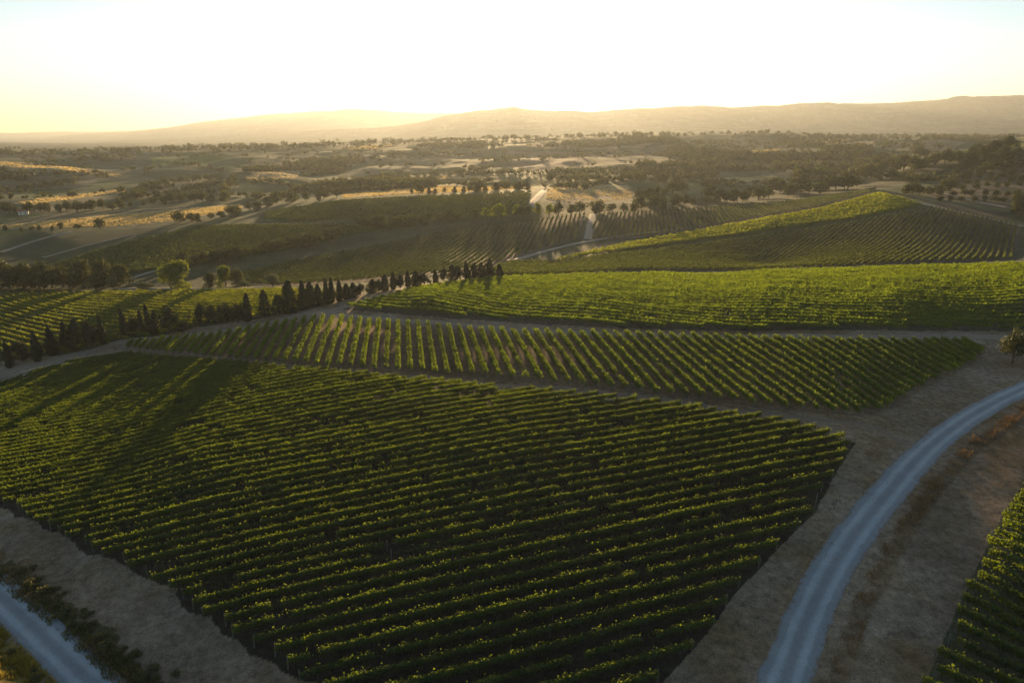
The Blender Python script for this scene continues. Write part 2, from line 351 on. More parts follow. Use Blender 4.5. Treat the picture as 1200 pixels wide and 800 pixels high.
def paint_ground():
    x, y = XX, YY
    n1 = fbm(x / 22, y / 22, 5); n2 = fbm(x / 4, y / 4, 8); n3 = fbm(x / 90, y / 120, 14)
    col = np.empty(x.shape + (3,))
    # patchwork of distant fields: jittered cells
    cell, _ = cells(x, y)
    pal = np.array([(.042, .085, .026), (.068, .095, .038), (.115, .115, .055), (.034, .080, .022), (.19, .155, .075), (.052, .085, .032), (.080, .095, .042), (.034, .068, .024)])
    col[:] = pal[(cell * 7.999).astype(int)]
    far = smooth(2200, 3600, y)[..., None]
    col = col * (1 - far) + (np.array([.035, .05, .03]) * (1 + 0.9 * n3[..., None])) * far
    # rough green grass on the valley floor behind the crest
    vg = (smooth(205, 226, y) * (1 - smooth(430, 500, y)))[..., None]
    col = col * (1 - vg) + np.array([.060, .078, .030]) * (1 + .5 * n1 + .3 * n2)[..., None] * vg
    # the near hill: dry soil and straw between the fields
    near = 1 - smooth(205, 226, y)
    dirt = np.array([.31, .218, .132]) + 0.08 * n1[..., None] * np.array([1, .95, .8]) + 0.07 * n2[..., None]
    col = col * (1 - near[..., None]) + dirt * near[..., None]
    def put(poly, c, blur=0.0, mod=0.25, keep=1.0):
        m = inside(poly, x + blur * n2 * 2, y + blur * n2 * 2)
        cc = np.array(c)[None, None] * (1 + mod * n1 + 0.5 * mod * n2)[..., None]
        k = (m * keep)[..., None]
        np.copyto(col, col * (1 - k) + cc * k)
    # valley floor greens beyond the crest
    put(poly_at([(-60, 336), (60, 312), (240, 262), (330, 258), (560, 250), (690, 250), (1030, 222), (1200, 262), (1200, 306), (600, 322), (300, 338)]), (.075, .085, .04), 0.5)
    put(PA, (.055, .045, .030), .5); put(PB, (.28, .185, .11), .5); put(PC, (.115, .095, .06), .5); put(PE, (.10, .10, .045), .5); put(PR, (.12, .115, .06), .5)  # foreground vineyard soil darkened to carry the shade between its rows
    put(PD, (.13, .11, .075)); put(PDT, (.10, .12, .03)); put(PF, (.17, .14, .09)); put(PFR, (.17, .14, .09)); put(PG, (.07, .11, .03)); put(PH, (.05, .09, .03))
    gold = (.50, .36, .16); straw = (.27, .21, .11); brown = (.15, .12, .07); green = (.06, .08, .03); dk = (.045, .06, .03)  # gold: dry grass, brightened to carry the low sun on the crests
    for poly, c in [
        ([(0, 264), (60, 258), (150, 250), (280, 239), (285, 243), (210, 259), (140, 266), (60, 268), (0, 269)], gold),
        ([(0, 258), (80, 250), (180, 244), (278, 240), (200, 244), (100, 250)], straw),
        ([(0, 247), (50, 239), (80, 246), (20, 249)], straw),
        ([(15, 238), (60, 231), (100, 227), (148, 221), (146, 224), (90, 232), (40, 239)], gold),
        ([(0, 189), (40, 192), (90, 197), (135, 203), (152, 206), (145, 209), (100, 203), (50, 197), (0, 196)], gold),
        ([(0, 205), (14, 206), (15, 210), (0, 212)], gold),
        ([(0, 197), (60, 199), (120, 208), (100, 220), (40, 222), (0, 220)], (.12, .12, .07)),
        ([(60, 187), (180, 178), (190, 196), (150, 203), (90, 195)], (.07, .095, .05)),
        ([(175, 184), (240, 180), (275, 184), (240, 194), (180, 193)], (.08, .14, .03)),
        ([(285, 209), (300, 207), (325, 209), (340, 215), (330, 217), (300, 212)], gold),
        ([(320, 203), (345, 201), (350, 204), (330, 206)], gold),
        ([(340, 192), (362, 198), (358, 201), (340, 197)], gold),
        ([(290, 200), (330, 190), (355, 200), (345, 210), (300, 208)], straw),
        ([(280, 214), (340, 216), (335, 232), (270, 234)], (.09, .12, .05)),
        ([(200, 216), (265, 216), (255, 234), (200, 236)], (.17, .15, .09)),
        ([(400, 173), (440, 170), (462, 170), (440, 175), (410, 176)], gold),
        ([(468, 211), (510, 207), (560, 206), (572, 209), (520, 210), (480, 213)], gold),
        ([(400, 228), (450, 222), (520, 217), (600, 217), (625, 220), (560, 224), (470, 228), (404, 232)], gold),
        ([(330, 228), (370, 224), (398, 226), (380, 230), (336, 231)], gold),
        ([(500, 178), (545, 181), (540, 184), (505, 181)], gold),
        ([(405, 205), (430, 197), (460, 197), (465, 205), (430, 212)], straw),
        ([(590, 177), (680, 178), (700, 195), (640, 200), (590, 196)], (.17, .13, .08)),
        ([(690, 180), (790, 170), (800, 190), (720, 196)], (.13, .12, .07)),
        ([(640, 220), (700, 215), (740, 218), (735, 224), (680, 226), (640, 227)], gold),
        ([(640, 226), (740, 222), (740, 238), (670, 240), (632, 236)], straw),
        ([(750, 198), (775, 197), (770, 201)], gold),
        ([(830, 209), (870, 208), (895, 206), (905, 206), (900, 212), (860, 215), (820, 215)], gold),
        ([(850, 183), (890, 176), (915, 175), (900, 180), (865, 184)], gold),
        ([(915, 167), (950, 163), (995, 164), (975, 170), (930, 171)], gold),
        ([(870, 184), (920, 182), (950, 185), (975, 192), (940, 194), (900, 189)], gold),
        ([(1000, 166), (1024, 165), (1024, 172), (1000, 170)], straw),
        ([(1120, 178), (1160, 168), (1210, 158), (1210, 172), (1170, 175), (1130, 182)], (.22, .20, .05)),
        ([(1160, 194), (1210, 186), (1210, 194), (1170, 198)], (.24, .20, .06)),
        ([(1080, 228), (1110, 208), (1160, 198), (1210, 196), (1210, 250), (1150, 240)], (.12, .10, .06)),
        ([(1095, 236), (1180, 250), (1180, 258), (1100, 243)], (.07, .055, .04)),
        ([(740, 248), (830, 241), (940, 231), (1020, 222), (1060, 214), (1120, 200), (1210, 196), (1210, 182), (1120, 186), (1060, 196), (1010, 212), (930, 216), (890, 226), (820, 232), (745, 240)], (.035, .045, .02)),
        ([(-20, 338), (150, 338), (240, 336), (240, 315), (150, 318), (60, 308), (-20, 318)], (.04, .055, .022)),
        ([(-20, 320), (60, 312), (150, 285), (240, 266), (160, 268), (80, 272), (-20, 300)], (.045, .065, .025)),
        ([(0, 300), (70, 276), (85, 276), (20, 305), (0, 318)], dk),
        ([(0, 276), (60, 270), (70, 276), (0, 292)], (.05, .075, .03)),
        ([(0, 268), (40, 272), (0, 277)], (.09, .13, .03)),
    ]: put(poly_at(poly, 4), c, 1.5, 0.3)
    put(poly_at([(945, 830), (972, 790), (1004, 700), (1044, 630), (1094, 560), (1144, 512), (1204, 474), (1240, 460), (1240, 476), (1200, 494), (1150, 528), (1105, 576), (1060, 646), (1020, 724), (995, 800), (980, 840)]), (.20, .12, .055), 1.0, .8, .45)
    put(poly_at([(-60, 645), (0, 660), (60, 700), (120, 742), (190, 790), (240, 840), (165, 840), (112, 788), (50, 728), (0, 686), (-60, 645)]), (.10, .09, .04), 1.0, .6)
    put(poly_at([(-60, 705), (0, 731), (40, 770), (85, 818), (60, 860), (-60, 860)]), (.30, .22, .06), 1.0, .5)
    return np.clip(col, 0.01, 0.8)
GCOL = paint_ground()

nt = NT('ground')
p = geo_pos(nt)
at_ = nt.n('ShaderNodeAttribute', attribute_name='soil')
nA = nt.noise(0.9, 6, 0.7, p); nB = nt.noise(9.0, 4, 0.7, p); nC_ = nt.noise(0.05, 5, 0.65, p)
v1 = nt.ramp(nA.outputs[0], [(0.28, .48), (0.72, 1.5)]); v2 = nt.ramp(nB.outputs[0], [(0.3, .5), (0.7, 1.5)]); v3 = nt.ramp(nC_.outputs[0], [(0.3, .75), (0.7, 1.25)])
c = nt.mix(1.0, at_.outputs['Color'], v1.outputs[0], 'MULTIPLY'); c = nt.mix(1.0, c, v2.outputs[0], 'MULTIPLY'); c = nt.mix(1.0, c, v3.outputs[0], 'MULTIPLY')
bs = nt.n('ShaderNodeBsdfPrincipled', Roughness=0.95); bs.inputs['Specular IOR Level'].default_value = 0.1
nt.l(c, bs.inputs['Base Color'])
hh = nt.n('ShaderNodeMath', operation='ADD'); nt.l(nA.outputs[0], hh.inputs[0]); nt.l(nB.outputs[0], hh.inputs[1])
bp = nt.n('ShaderNodeBump', Strength=0.8, Distance=0.22); nt.l(hh.outputs[0], bp.inputs['Height']); nt.l(bp.outputs[0], bs.inputs['Normal'])
nt.l(bs.outputs[0], nt.out.inputs['Surface'])
M_GROUND = nt.m

nt = NT('far_hillside'); p = geo_pos(nt)
at_ = nt.n('ShaderNodeAttribute', attribute_name='soil'); n1 = nt.noise(.004, 7, .65, p); n2 = nt.noise(.02, 4, .6, p)
r1 = nt.ramp(n1.outputs[0], [(.35, .55), (.5, 1.0), (.62, 1.9)]); r2 = nt.ramp(n2.outputs[0], [(.3, .7), (.7, 1.3)])
c = nt.mix(1.0, at_.outputs['Color'], r1.outputs[0], 'MULTIPLY'); c = nt.mix(1.0, c, r2.outputs[0], 'MULTIPLY')
bs = nt.n('ShaderNodeBsdfDiffuse'); nt.l(c, bs.inputs['Color']); nt.l(bs.outputs[0], nt.out.inputs['Surface'])
M_HILL = nt.m
def grid_obj(name, l0, l1, mat):
    z = ZZ[l0:l1]; n = l1 - l0
    v = np.stack([XX[l0:l1], YY[l0:l1], z], -1).reshape(-1, 3)
    i = np.arange(n - 1)[:, None] * NA + np.arange(NA - 1)[None]
    f = np.stack([i, i + 1, i + NA + 1, i + NA], -1).reshape(-1, 4)
    rgba = np.concatenate([GCOL[l0:l1].reshape(-1, 3), np.ones((n * NA, 1))], 1)
    me = mesh_np(name, v, f, 4, [mat], attrs={'soil': ('POINT', 'FLOAT_COLOR', rgba)}, smooth_shade=True)
    o = link(name, me); o['kind'] = 'structure'; return o
cut = int(np.searchsorted(GL, math.log(2500)))
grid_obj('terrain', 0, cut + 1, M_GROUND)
grid_obj('hills', cut, NL, M_HILL)

# ------------------------------------------------------------------ roads and tracks, draped just above the ground
def road_material(name, c1, c2, rut, grass=None):
    nt = NT(name); p = geo_pos(nt)
    ac = nt.n('ShaderNodeAttribute', attribute_name='across')
    n1 = nt.noise(0.35, 5, 0.65, p); n2 = nt.noise(14.0, 3, 0.7, p); n3 = nt.noise(1.7, 4, 0.6, p)
    base = nt.mix(n1.outputs[0], c1, c2)
    wob = nt.n('ShaderNodeMath', operation='MULTIPLY_ADD'); nt.l(n3.outputs[0], wob.inputs[0]); wob.inputs[1].default_value = 0.22; wob.inputs[2].default_value = -0.11
    aw = nt.n('ShaderNodeMath', operation='ADD'); nt.l(ac.outputs['Fac'], aw.inputs[0]); nt.l(wob.outputs[0], aw.inputs[1])
    ab = nt.n('ShaderNodeMath', operation='ABSOLUTE'); nt.l(aw.outputs[0], ab.inputs[0])
    # wheel tracks at |across| ~ 0.45, loose gravel between and outside
    tr = nt.ramp(ab.outputs[0], [(0.0, .70), (0.16, .78), (0.34, 1.20), (0.50, 1.22), (0.64, .80), (0.97, .70)])
    g = nt.ramp(n2.outputs[0], [(0.3, .68), (0.7, 1.32)])
    c = nt.mix(rut, base, nt.mix(1.0, base, tr.outputs[0], 'MULTIPLY')); c = nt.mix(1.0, c, g.outputs[0], 'MULTIPLY')
    n4 = nt.noise(1.1, 6, 0.75, p)
    ed = nt.n('ShaderNodeMath', operation='MULTIPLY_ADD'); nt.l(n4.outputs[0], ed.inputs[0]); ed.inputs[1].default_value = 0.9; ed.inputs[2].default_value = -0.45
    es = nt.n('ShaderNodeMath', operation='ADD'); nt.l(ab.outputs[0], es.inputs[0]); nt.l(ed.outputs[0], es.inputs[1])
    er = nt.ramp(es.outputs[0], [(0.84, 0.0), (1.0, 1.0)])
    c = nt.mix(er.outputs[0], c, (.26, .20, .14))
    b = nt.n('ShaderNodeBsdfPrincipled', Roughness=0.9); b.inputs['Specular IOR Level'].default_value = 0.25; nt.l(c, b.inputs['Base Color'])
    bp = nt.n('ShaderNodeBump', Strength=0.6, Distance=0.04); nt.l(n2.outputs[0], bp.inputs['Height']); nt.l(bp.outputs[0], b.inputs['Normal'])
    nt.l(b.outputs[0], nt.out.inputs['Surface']); return nt.m
M_ROAD = road_material('gravel', (.26, .275, .27), (.47, .48, .465), 0.8)
M_TRACK = road_material('pale_dirt', (.30, .22, .145), (.38, .285, .19), 0.6)
M_PATH = road_material('soil_path', (.22, .15, .095), (.30, .21, .135), 0.4)
M_FARTRACK = road_material('far_dirt', (.30, .25, .18), (.36, .30, .22), 0.4)

def resample(pts, step):
    pts = np.asarray(pts)[:, :2]
    # Catmull-Rom smoothing then even steps
    q = np.vstack([2 * pts[0] - pts[1], pts, 2 * pts[-1] - pts[-2]]); out = []
    for i in range(1, len(q) - 2):
        for t in np.linspace(0, 1, 12, endpoint=False):
            a, b, c_, d = q[i - 1], q[i], q[i + 1], q[i + 2]
            out.append(0.5 * (2 * b + (c_ - a) * t + (2 * a - 5 * b + 4 * c_ - d) * t * t + (3 * b - a - 3 * c_ + d) * t ** 3))
    out.append(pts[-1]); out = np.array(out)
    s = np.concatenate([[0], np.cumsum(np.hypot(*np.diff(out, axis=0).T))]); n = max(2, int(s[-1] / step))
    ss = np.linspace(0, s[-1], n + 1)
    return np.stack([np.interp(ss, s, out[:, 0]), np.interp(ss, s, out[:, 1])], -1)

def road(name, px, width, mat, step=0.7, lift=0.05, label=None, seed=1, ragged=0.25):
    c_ = resample([at(*q) for q in px], step)
    t = np.gradient(c_, axis=0); t /= np.linalg.norm(t, axis=1)[:, None] + 1e-9
    nrm = np.stack([-t[:, 1], t[:, 0]], -1)
    s = np.arange(len(c_)) * step
    m = 13; ac = np.linspace(-1, 1, m)
    wl = width / 2 * (1 + ragged * 0.5 * fbm(s / 2.2, s * 0 + 1.3, seed, 3)); wr = width / 2 * (1 + ragged * 0.5 * fbm(s / 2.2, s * 0 + 7.7, seed + 3, 3))
    off = np.where(ac[None] < 0, ac[None] * wl[:, None], ac[None] * wr[:, None])
    X = c_[:, None, 0] + nrm[:, None, 0] * off; Y = c_[:, None, 1] + nrm[:, None, 1] * off
    Z = hz(X, Y) + lift * (1 - 0.9 * np.abs(ac[None]) ** 4)
    n = len(c_); v = np.stack([X, Y, Z], -1).reshape(-1, 3)
    i = np.arange(n - 1)[:, None] * m + np.arange(m - 1)[None]
    f = np.stack([i, i + m, i + m + 1, i + 1], -1).reshape(-1, 4)[:, ::-1]
    me = mesh_np(name, v, f, 4, [mat], attrs={'across': ('POINT', 'FLOAT', np.tile(ac, n))}, smooth_shade=True)
    o = link(name, me); o['kind'] = 'structure'
    if label: o['label'] = label
    return o
road('gravel_road', [(880, 900), (918, 800), (948, 720), (985, 650), (1030, 590), (1085, 528), (1140, 486), (1200, 455), (1290, 420)], 4.5, M_ROAD, label='pale blue-grey gravel road curving up the right side')
road('gravel_road', [(170, 850), (108, 800), (40, 735), (-20, 680), (-80, 630)], 4.2, M_ROAD, label='pale gravel road crossing the bottom left corner')
road('dirt_track', [(-40, 453), (0, 441), (60, 424), (110, 410), (140, 401), (200, 395), (260, 388), (320, 377), (370, 366), (410, 358), (440, 349), (480, 336), (520, 331), (590, 325)], 4.0, M_TRACK, lift=0.06, label='pale dirt track along the cypress line')
road('dirt_track', [(372, 367), (430, 371), (500, 377), (580, 384), (680, 390), (800, 393), (900, 393.5), (1020, 395), (1170, 395), (1230, 398)], 3.2, M_TRACK, lift=0.06, label='pale dirt track between the two sunlit vineyards')
road('dirt_track', [(140, 405), (200, 413), (300, 424), (400, 434), (520, 445), (640, 455), (760, 466), (880, 483), (960, 492), (1020, 500), (1060, 520)], 1.5, M_PATH, lift=0.04, label='narrow dirt track above the foreground vineyard', ragged=0.6)
for k, (px, w) in enumerate([([(696, 251), (693, 262), (689, 281)], 5.5), ([(595, 306), (640, 294), (690, 283), (740, 275), (800, 268)], 3.4), ([(640, 222), (630, 232), (622, 243)], 6),
                             ([(0, 296), (30, 286), (60, 277), (84, 272)], 3.4), ([(150, 328), (170, 321), (192, 315)], 3), ([(140, 339), (230, 339), (330, 337)], 2),
                             ([(1052, 232), (1090, 241), (1140, 252), (1200, 266)], 4), ([(1105, 227), (1140, 235), (1180, 243)], 3), ([(300, 263), (360, 263), (450, 265)], 3), ([(50, 302), (110, 286), (160, 274)], 2)]):
    road('dirt_track', px, w, M_FARTRACK, step=3, lift=0.35, seed=20 + k, ragged=0.5)

# ------------------------------------------------------------------ vines
M_VINE = leaf_material('vine_leaves', (.012, .024, .005), (.042, .064, .010), (.33, .43, .02), 0.42)  # leaf colour darkened for the shade on the row sides
M_VINE_SUNLIT = leaf_material('sunny_vine_leaves', (.034, .058, .008), (.10, .13, .014), (.38, .50, .02), 0.52)  # paler copy of the vine leaf, sunlight on these slopes put into the colour
M_VINE_FAR = leaf_material('far_vine_leaves', (.028, .055, .014), (.065, .10, .022), (.20, .24, .03), 0.35, nscale=0.05)
M_CROP = leaf_material('sunlit_crop_leaves', (.08, .11, .012), (.13, .16, .015), (.42, .46, .02), 0.5, nscale=0.05)  # yellow-green leaves brightened for the sun on the strip and left field
M_STEM = simple_material('vine_bark', (.06, .045, .03), (.12, .09, .06), 12)
M_POST = simple_material('weathered_post', (.12, .105, .09), (.20, .18, .16), 20)

def leaf_quads(cen, nrm, size, aspect=0.8, fold=0.25):
    """one folded quad per leaf: cen (n,3), nrm (n,3), size (n,) -> verts (n*4,3), faces (n,4)"""
    n = len(cen)
    r = RNG.normal(size=(n, 3)); nrm = nrm / (np.linalg.norm(nrm, axis=1)[:, None] + 1e-9)
    t = np.cross(nrm, r); t /= np.linalg.norm(t, axis=1)[:, None] + 1e-9
    b = np.cross(nrm, t)
    s = size[:, None]
    j = 1 + 0.3 * RNG.normal(size=(n, 4, 1))
    v = np.stack([cen + t * s * j[:, 0], cen + b * s * aspect * j[:, 1] + nrm * s * fold, cen - t * s * j[:, 2], cen - b * s * aspect * j[:, 3] + nrm * s * fold], 1)
    return v.reshape(-1, 3), np.arange(n * 4).reshape(n, 4)

def row_mesh(name, pl, dens, lsize, height, halfw, mat, gaps=0.06, seed=0, stems=True, core=True):
    """foliage of one trellised vine row along ground polyline pl (n,2), even steps"""
    seg = np.hypot(*np.diff(pl, axis=0).T); s_ = np.concatenate([[0], np.cumsum(seg)]); L = s_[-1]
    n = int(L * dens)
    s = RNG.uniform(0, L, n)
    # vine by vine vigour (plants ~1 m apart), and missing plants
    vig = 0.5 + 0.5 * vnoise(s / 1.1, s * 0 + seed * 3.7, 91) ; slow = fbm(s / 14, s * 0 + seed * 1.9, 57, 3)
    rowf = 0.5 * vnoise(seed * 1.37, 0.5, 33); vt = vnoise(s / 1.3, s * 0 + seed * 2.9, 19)
    miss = vnoise(s / 2.6, s * 0 + seed * 5.3, 77) > (1 - 2 * gaps + 0.5 * slow)
    keep = ~miss | (RNG.random(n) < 0.08); s = s[keep]; vig = vig[keep]; slow = slow[keep]; vt = vt[keep]; n = len(s)
    x = np.interp(s, s_, pl[:, 0]); y = np.interp(s, s_, pl[:, 1])
    tx = np.gradient(pl[:, 0]); ty = np.gradient(pl[:, 1]); tl = np.hypot(tx, ty) + 1e-9
    nx = np.interp(s, s_, -ty / tl); ny = np.interp(s, s_, tx / tl)
    ht = height * (0.84 + 0.17 * vig + 0.12 * slow); zb = 0.62
    # position in the cross section, mostly near the skin, top heavy
    zz = RNG.beta(1.5, 1.05, n); side = RNG.choice([-1, 1], n)
    wprof = halfw * (0.55 + 0.6 * np.sin(np.clip(zz, 0, 1) * math.pi * 0.86 + 0.25)) * (0.75 + 0.5 * vig)
    off = side * wprof * np.sqrt(RNG.random(n)) * np.where(zz > 0.9, 0.8, 1)
    z = zb + (ht - zb) * zz
    up = RNG.random(n) < 0.035; z[up] = ht[up] + RNG.uniform(0, .30, up.sum()) * height / 1.8
    px = x + nx * off + RNG.normal(0, .04, n); py = y + ny * off + RNG.normal(0, .04, n)
    cen = np.stack([px, py, hz(px, py) + z], -1)
    out = np.stack([nx * np.sign(off), ny * np.sign(off), (zz - 0.45) * 2.2], -1) + RNG.normal(0, .55, (n, 3))
    size = lsize * RNG.uniform(.65, 1.25, n)
    v, f = leaf_quads(cen, out, size)
    tint = np.clip(0.30 + 0.5 * (zz - 0.5) * 0.6 + 0.11 * RNG.normal(size=n) + 0.30 * slow + 0.16 * vt + 0.1 * rowf, 0, 1)  # tint rises with height: sun on the row tops put into leaf colour
    V = [v]; Fc = [f]; T = [tint]; MI = [np.zeros(n, int)]; nv = len(v)
    if core:  # hidden ribbon added inside the row to block light through the leaves
        m = max(2, int(L / 1.1)); cs = np.linspace(0.2, max(L - 0.2, .3), m + 1)
        cvig = 0.5 + 0.5 * vnoise(cs / 1.1, cs * 0 + seed * 3.7, 91); csl = fbm(cs / 14, cs * 0 + seed * 1.9, 57, 3)
        cm = vnoise(cs / 2.6, cs * 0 + seed * 5.3, 77) > (1 - 2 * gaps + 0.5 * csl)
        cx = np.interp(cs, s_, pl[:, 0]); cyy = np.interp(cs, s_, pl[:, 1]); g = hz(cx, cyy)
        top = height * (0.82 + 0.22 * cvig + 0.16 * csl) - 0.13
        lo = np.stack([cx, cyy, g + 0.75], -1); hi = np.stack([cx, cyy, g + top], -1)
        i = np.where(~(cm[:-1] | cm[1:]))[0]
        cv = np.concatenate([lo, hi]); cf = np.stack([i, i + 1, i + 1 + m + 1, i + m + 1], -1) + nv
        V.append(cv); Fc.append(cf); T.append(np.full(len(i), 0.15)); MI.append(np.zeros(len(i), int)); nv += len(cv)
    if stems:
        k = int(L / 1.1)
        ss = (np.arange(k) + 0.5) * 1.1
        sx = np.interp(ss, s_, pl[:, 0]); sy = np.interp(ss, s_, pl[:, 1]); g = hz(sx, sy); lean = RNG.normal(0, .05, (k, 2)); w = 0.035
        for ang in (0.4, 1.97):
            dx, dy = math.cos(ang) * w, math.sin(ang) * w
            a = np.stack([sx - dx, sy - dy, g - .05], -1); b = np.stack([sx + dx, sy + dy, g - .05], -1)
            c_ = np.stack([sx + dx * .7 + lean[:, 0], sy + dy * .7 + lean[:, 1], g + .85], -1); d = np.stack([sx - dx * .7 + lean[:, 0], sy - dy * .7 + lean[:, 1], g + .85], -1)
            V.append(np.stack([a, b, c_, d], 1).reshape(-1, 3)); Fc.append(np.arange(k * 4).reshape(k, 4) + nv); nv += 4 * k
            T.append(np.zeros(k)); MI.append(np.ones(k, int))
    return np.concatenate(V), np.concatenate(Fc), np.concatenate(T), np.concatenate(MI)

def straight_rows(poly, ang, spacing, step=1.0, phase=0.0, minlen=4.0, jit=0.0):
    d = np.array([math.cos(ang), math.sin(ang)]); nrm = np.array([-d[1], d[0]])
    o = poly @ nrm; a = poly @ d
    rows = []
    for k in np.arange(math.ceil((o.min() - phase) / spacing), math.floor((o.max() - phase) / spacing) + 1):
        off = k * spacing + phase
        t = np.arange(a.min() - 1, a.max() + 1, step / 2)
        q = t[:, None] * d + off * nrm
        m = inside(poly, q[:, 0], q[:, 1])
        if m.sum() * step / 2 < minlen: continue
        i = np.where(m)[0]
        # longest run only
        runs = np.split(i, np.where(np.diff(i) > 3)[0] + 1); r = max(runs, key=len)
        t0, t1 = t[r[0]] + RNG.uniform(-jit, jit), t[r[-1]] + RNG.uniform(-jit, jit)
        if t1 - t0 < minlen: continue
        n = max(2, int((t1 - t0) / step)); tt = np.linspace(t0, t1, n + 1)
        rows.append(tt[:, None] * d + off * nrm)
    return rows
def arc_rows(poly, cen, spacing, step=1.0, minlen=5.0):
    r = np.hypot(poly[:, 0] - cen[0], poly[:, 1] - cen[1]); rows = []
    th0 = np.unwrap(np.arctan2(poly[:, 1] - cen[1], poly[:, 0] - cen[0]) % (2 * math.pi))
    for R in np.arange(r.max(), max(r.min(), 40), -spacing):
        th = np.arange(math.pi * 0.9, math.pi * 2.1, step / 2 / R)
        q = np.stack([cen[0] + R * np.cos(th), cen[1] + R * np.sin(th)], -1)
        m = inside(poly, q[:, 0], q[:, 1]) & (q[:, 1] > 30)
        i = np.where(m)[0]
        if len(i) * step / 2 < minlen: continue
        runs = np.split(i, np.where(np.diff(i) > 3)[0] + 1); rr = max(runs, key=len)
        if len(rr) * step / 2 < minlen: continue
        rows.append(q[rr[0]:rr[-1] + 1:2])
    return rows

def box_mesh(name, sx, sy, sz, mat):
    v = np.array([(x, y, z) for z in (-0.2, sz) for x, y in ((-sx, -sy), (sx, -sy), (sx, sy), (-sx, sy))], float)
    v[4:, :2] *= 0.9
    f = [(0, 1, 5, 4), (1, 2, 6, 5), (2, 3, 7, 6), (3, 0, 4, 7), (4, 5, 6, 7), (3, 2, 1, 0)]
    return mesh_np(name, v, np.array(f), 4, [mat])
POST = box_mesh('trellis_post', .04, .04, 1.6, M_POST)

def make_rows(rows, label, group, dens, lsize, height, halfw, mat, gaps, posts=True, stems=True, core=True, seed0=0):
    for k, pl in enumerate(rows):
        x0, y0 = pl[0]; org = np.array([x0, y0, float(hz(x0, y0))])
        root = link('vine_row', None, loc=org)
        tag(root, label(k, len(rows)), 'vine row', group)
        v, f, t, mi = row_mesh('foliage', pl, dens, lsize, height, halfw, mat, gaps, seed0 + k, stems, core)
        me = mesh_np('foliage', v - org, f, 4, [mat, M_STEM], mi, {'tint': ('FACE', 'FLOAT', t)})
        link('foliage', me, root)
        if posts:
            seg = np.hypot(*np.diff(pl, axis=0).T); s_ = np.concatenate([[0], np.cumsum(seg)])
            npst = max(1, int(s_[-1] / 22))
            for s in np.linspace(0, s_[-1], npst + 1):
                x = np.interp(s, s_, pl[:, 0]); y = np.interp(s, s_, pl[:, 1])
                p_ = link('trellis_post', POST, root, np.array([x, y, float(hz(x, y))]) - org)
                p_.rotation_euler = (random.uniform(-.05, .05), random.uniform(-.05, .05), random.uniform(0, 3))

rows_a = straight_rows(PA, math.radians(17.8), 2.175, jit=0.8)
rows_r = straight_rows(PR, math.radians(-36), 2.6, jit=0.5)
rows_b = straight_rows(PB, math.radians(90 + 9.0), 2.5, jit=0.5)[::-1]
rows_c = arc_rows(PC, (131, 409), 2.9)
rows_e = straight_rows(PE, math.radians(-31), 2.9)
print('ROWS', len(rows_a), len(rows_r), len(rows_b), len(rows_c), len(rows_e))
rows_b = sorted(rows_b, key=lambda q: q[:, 0].mean())
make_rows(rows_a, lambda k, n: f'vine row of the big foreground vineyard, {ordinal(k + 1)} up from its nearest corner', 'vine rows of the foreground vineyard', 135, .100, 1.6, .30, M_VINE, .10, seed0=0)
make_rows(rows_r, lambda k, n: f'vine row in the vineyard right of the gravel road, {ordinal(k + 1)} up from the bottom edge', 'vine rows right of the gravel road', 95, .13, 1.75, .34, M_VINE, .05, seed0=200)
make_rows(rows_b, lambda k, n: f'vine row on the golden slope above the foreground vineyard, {ordinal(k + 1)} from its left tip', 'vine rows of the golden slope', 80, .16, 1.8, .46, M_VINE_SUNLIT, .03, seed0=300)
make_rows(rows_c, lambda k, n: f'vine row on the domed upper vineyard, {ordinal(k + 1)} back from its near edge', 'vine rows of the domed upper vineyard', 52, .165, 1.7, .36, M_VINE_SUNLIT, .01, posts=False, stems=False, seed0=400)
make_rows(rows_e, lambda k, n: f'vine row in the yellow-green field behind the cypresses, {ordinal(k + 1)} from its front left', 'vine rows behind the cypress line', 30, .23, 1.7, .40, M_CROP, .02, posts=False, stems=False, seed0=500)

# vineyards across the valley: more rows than anyone could count, one object
Vs, Fs, Ts, Ms, nv = [], [], [], [], 0
for poly, ang, sp, dens, ls, ht, hw, mi in ((PD, 54, 2.4, 7, .36, 1.8, .36, 0), (PF, 83, 2.8, 7, .36, 1.8, .40, 0), (PFR, 79, 2.8, 7, .36, 1.8, .40, 0), (PDT, 18, 2.5, 9, .5, 1.8, .75, 1), (PV, 54, 2.4, 7, .36, 1.8, .36, 0), (PG, 80, 3, 5, .55, 1.7, .6, 0), (PH, 70, 3, 4, .55, 1.7, .6, 0)):
    for k, pl in enumerate(straight_rows(poly, math.radians(ang), sp, step=2.0)):
        v, f, t, m_ = row_mesh('r', pl, dens, ls, ht, hw, None, .01, 700 + k, False, mi == 0)
        Vs.append(v); Fs.append(f + nv); Ts.append(t); Ms.append(m_ * 0 + mi); nv += len(v)
me = mesh_np('far_vine_rows', np.concatenate(Vs), np.concatenate(Fs), 4, [M_VINE_FAR, M_CROP], np.concatenate(Ms), {'tint': ('FACE', 'FLOAT', np.concatenate(Ts))})
tag(link('far_vine_rows', me), 'hazy vine rows striping the fields across the valley', 'vine rows', kind='stuff')
del Vs, Fs, Ts, Ms

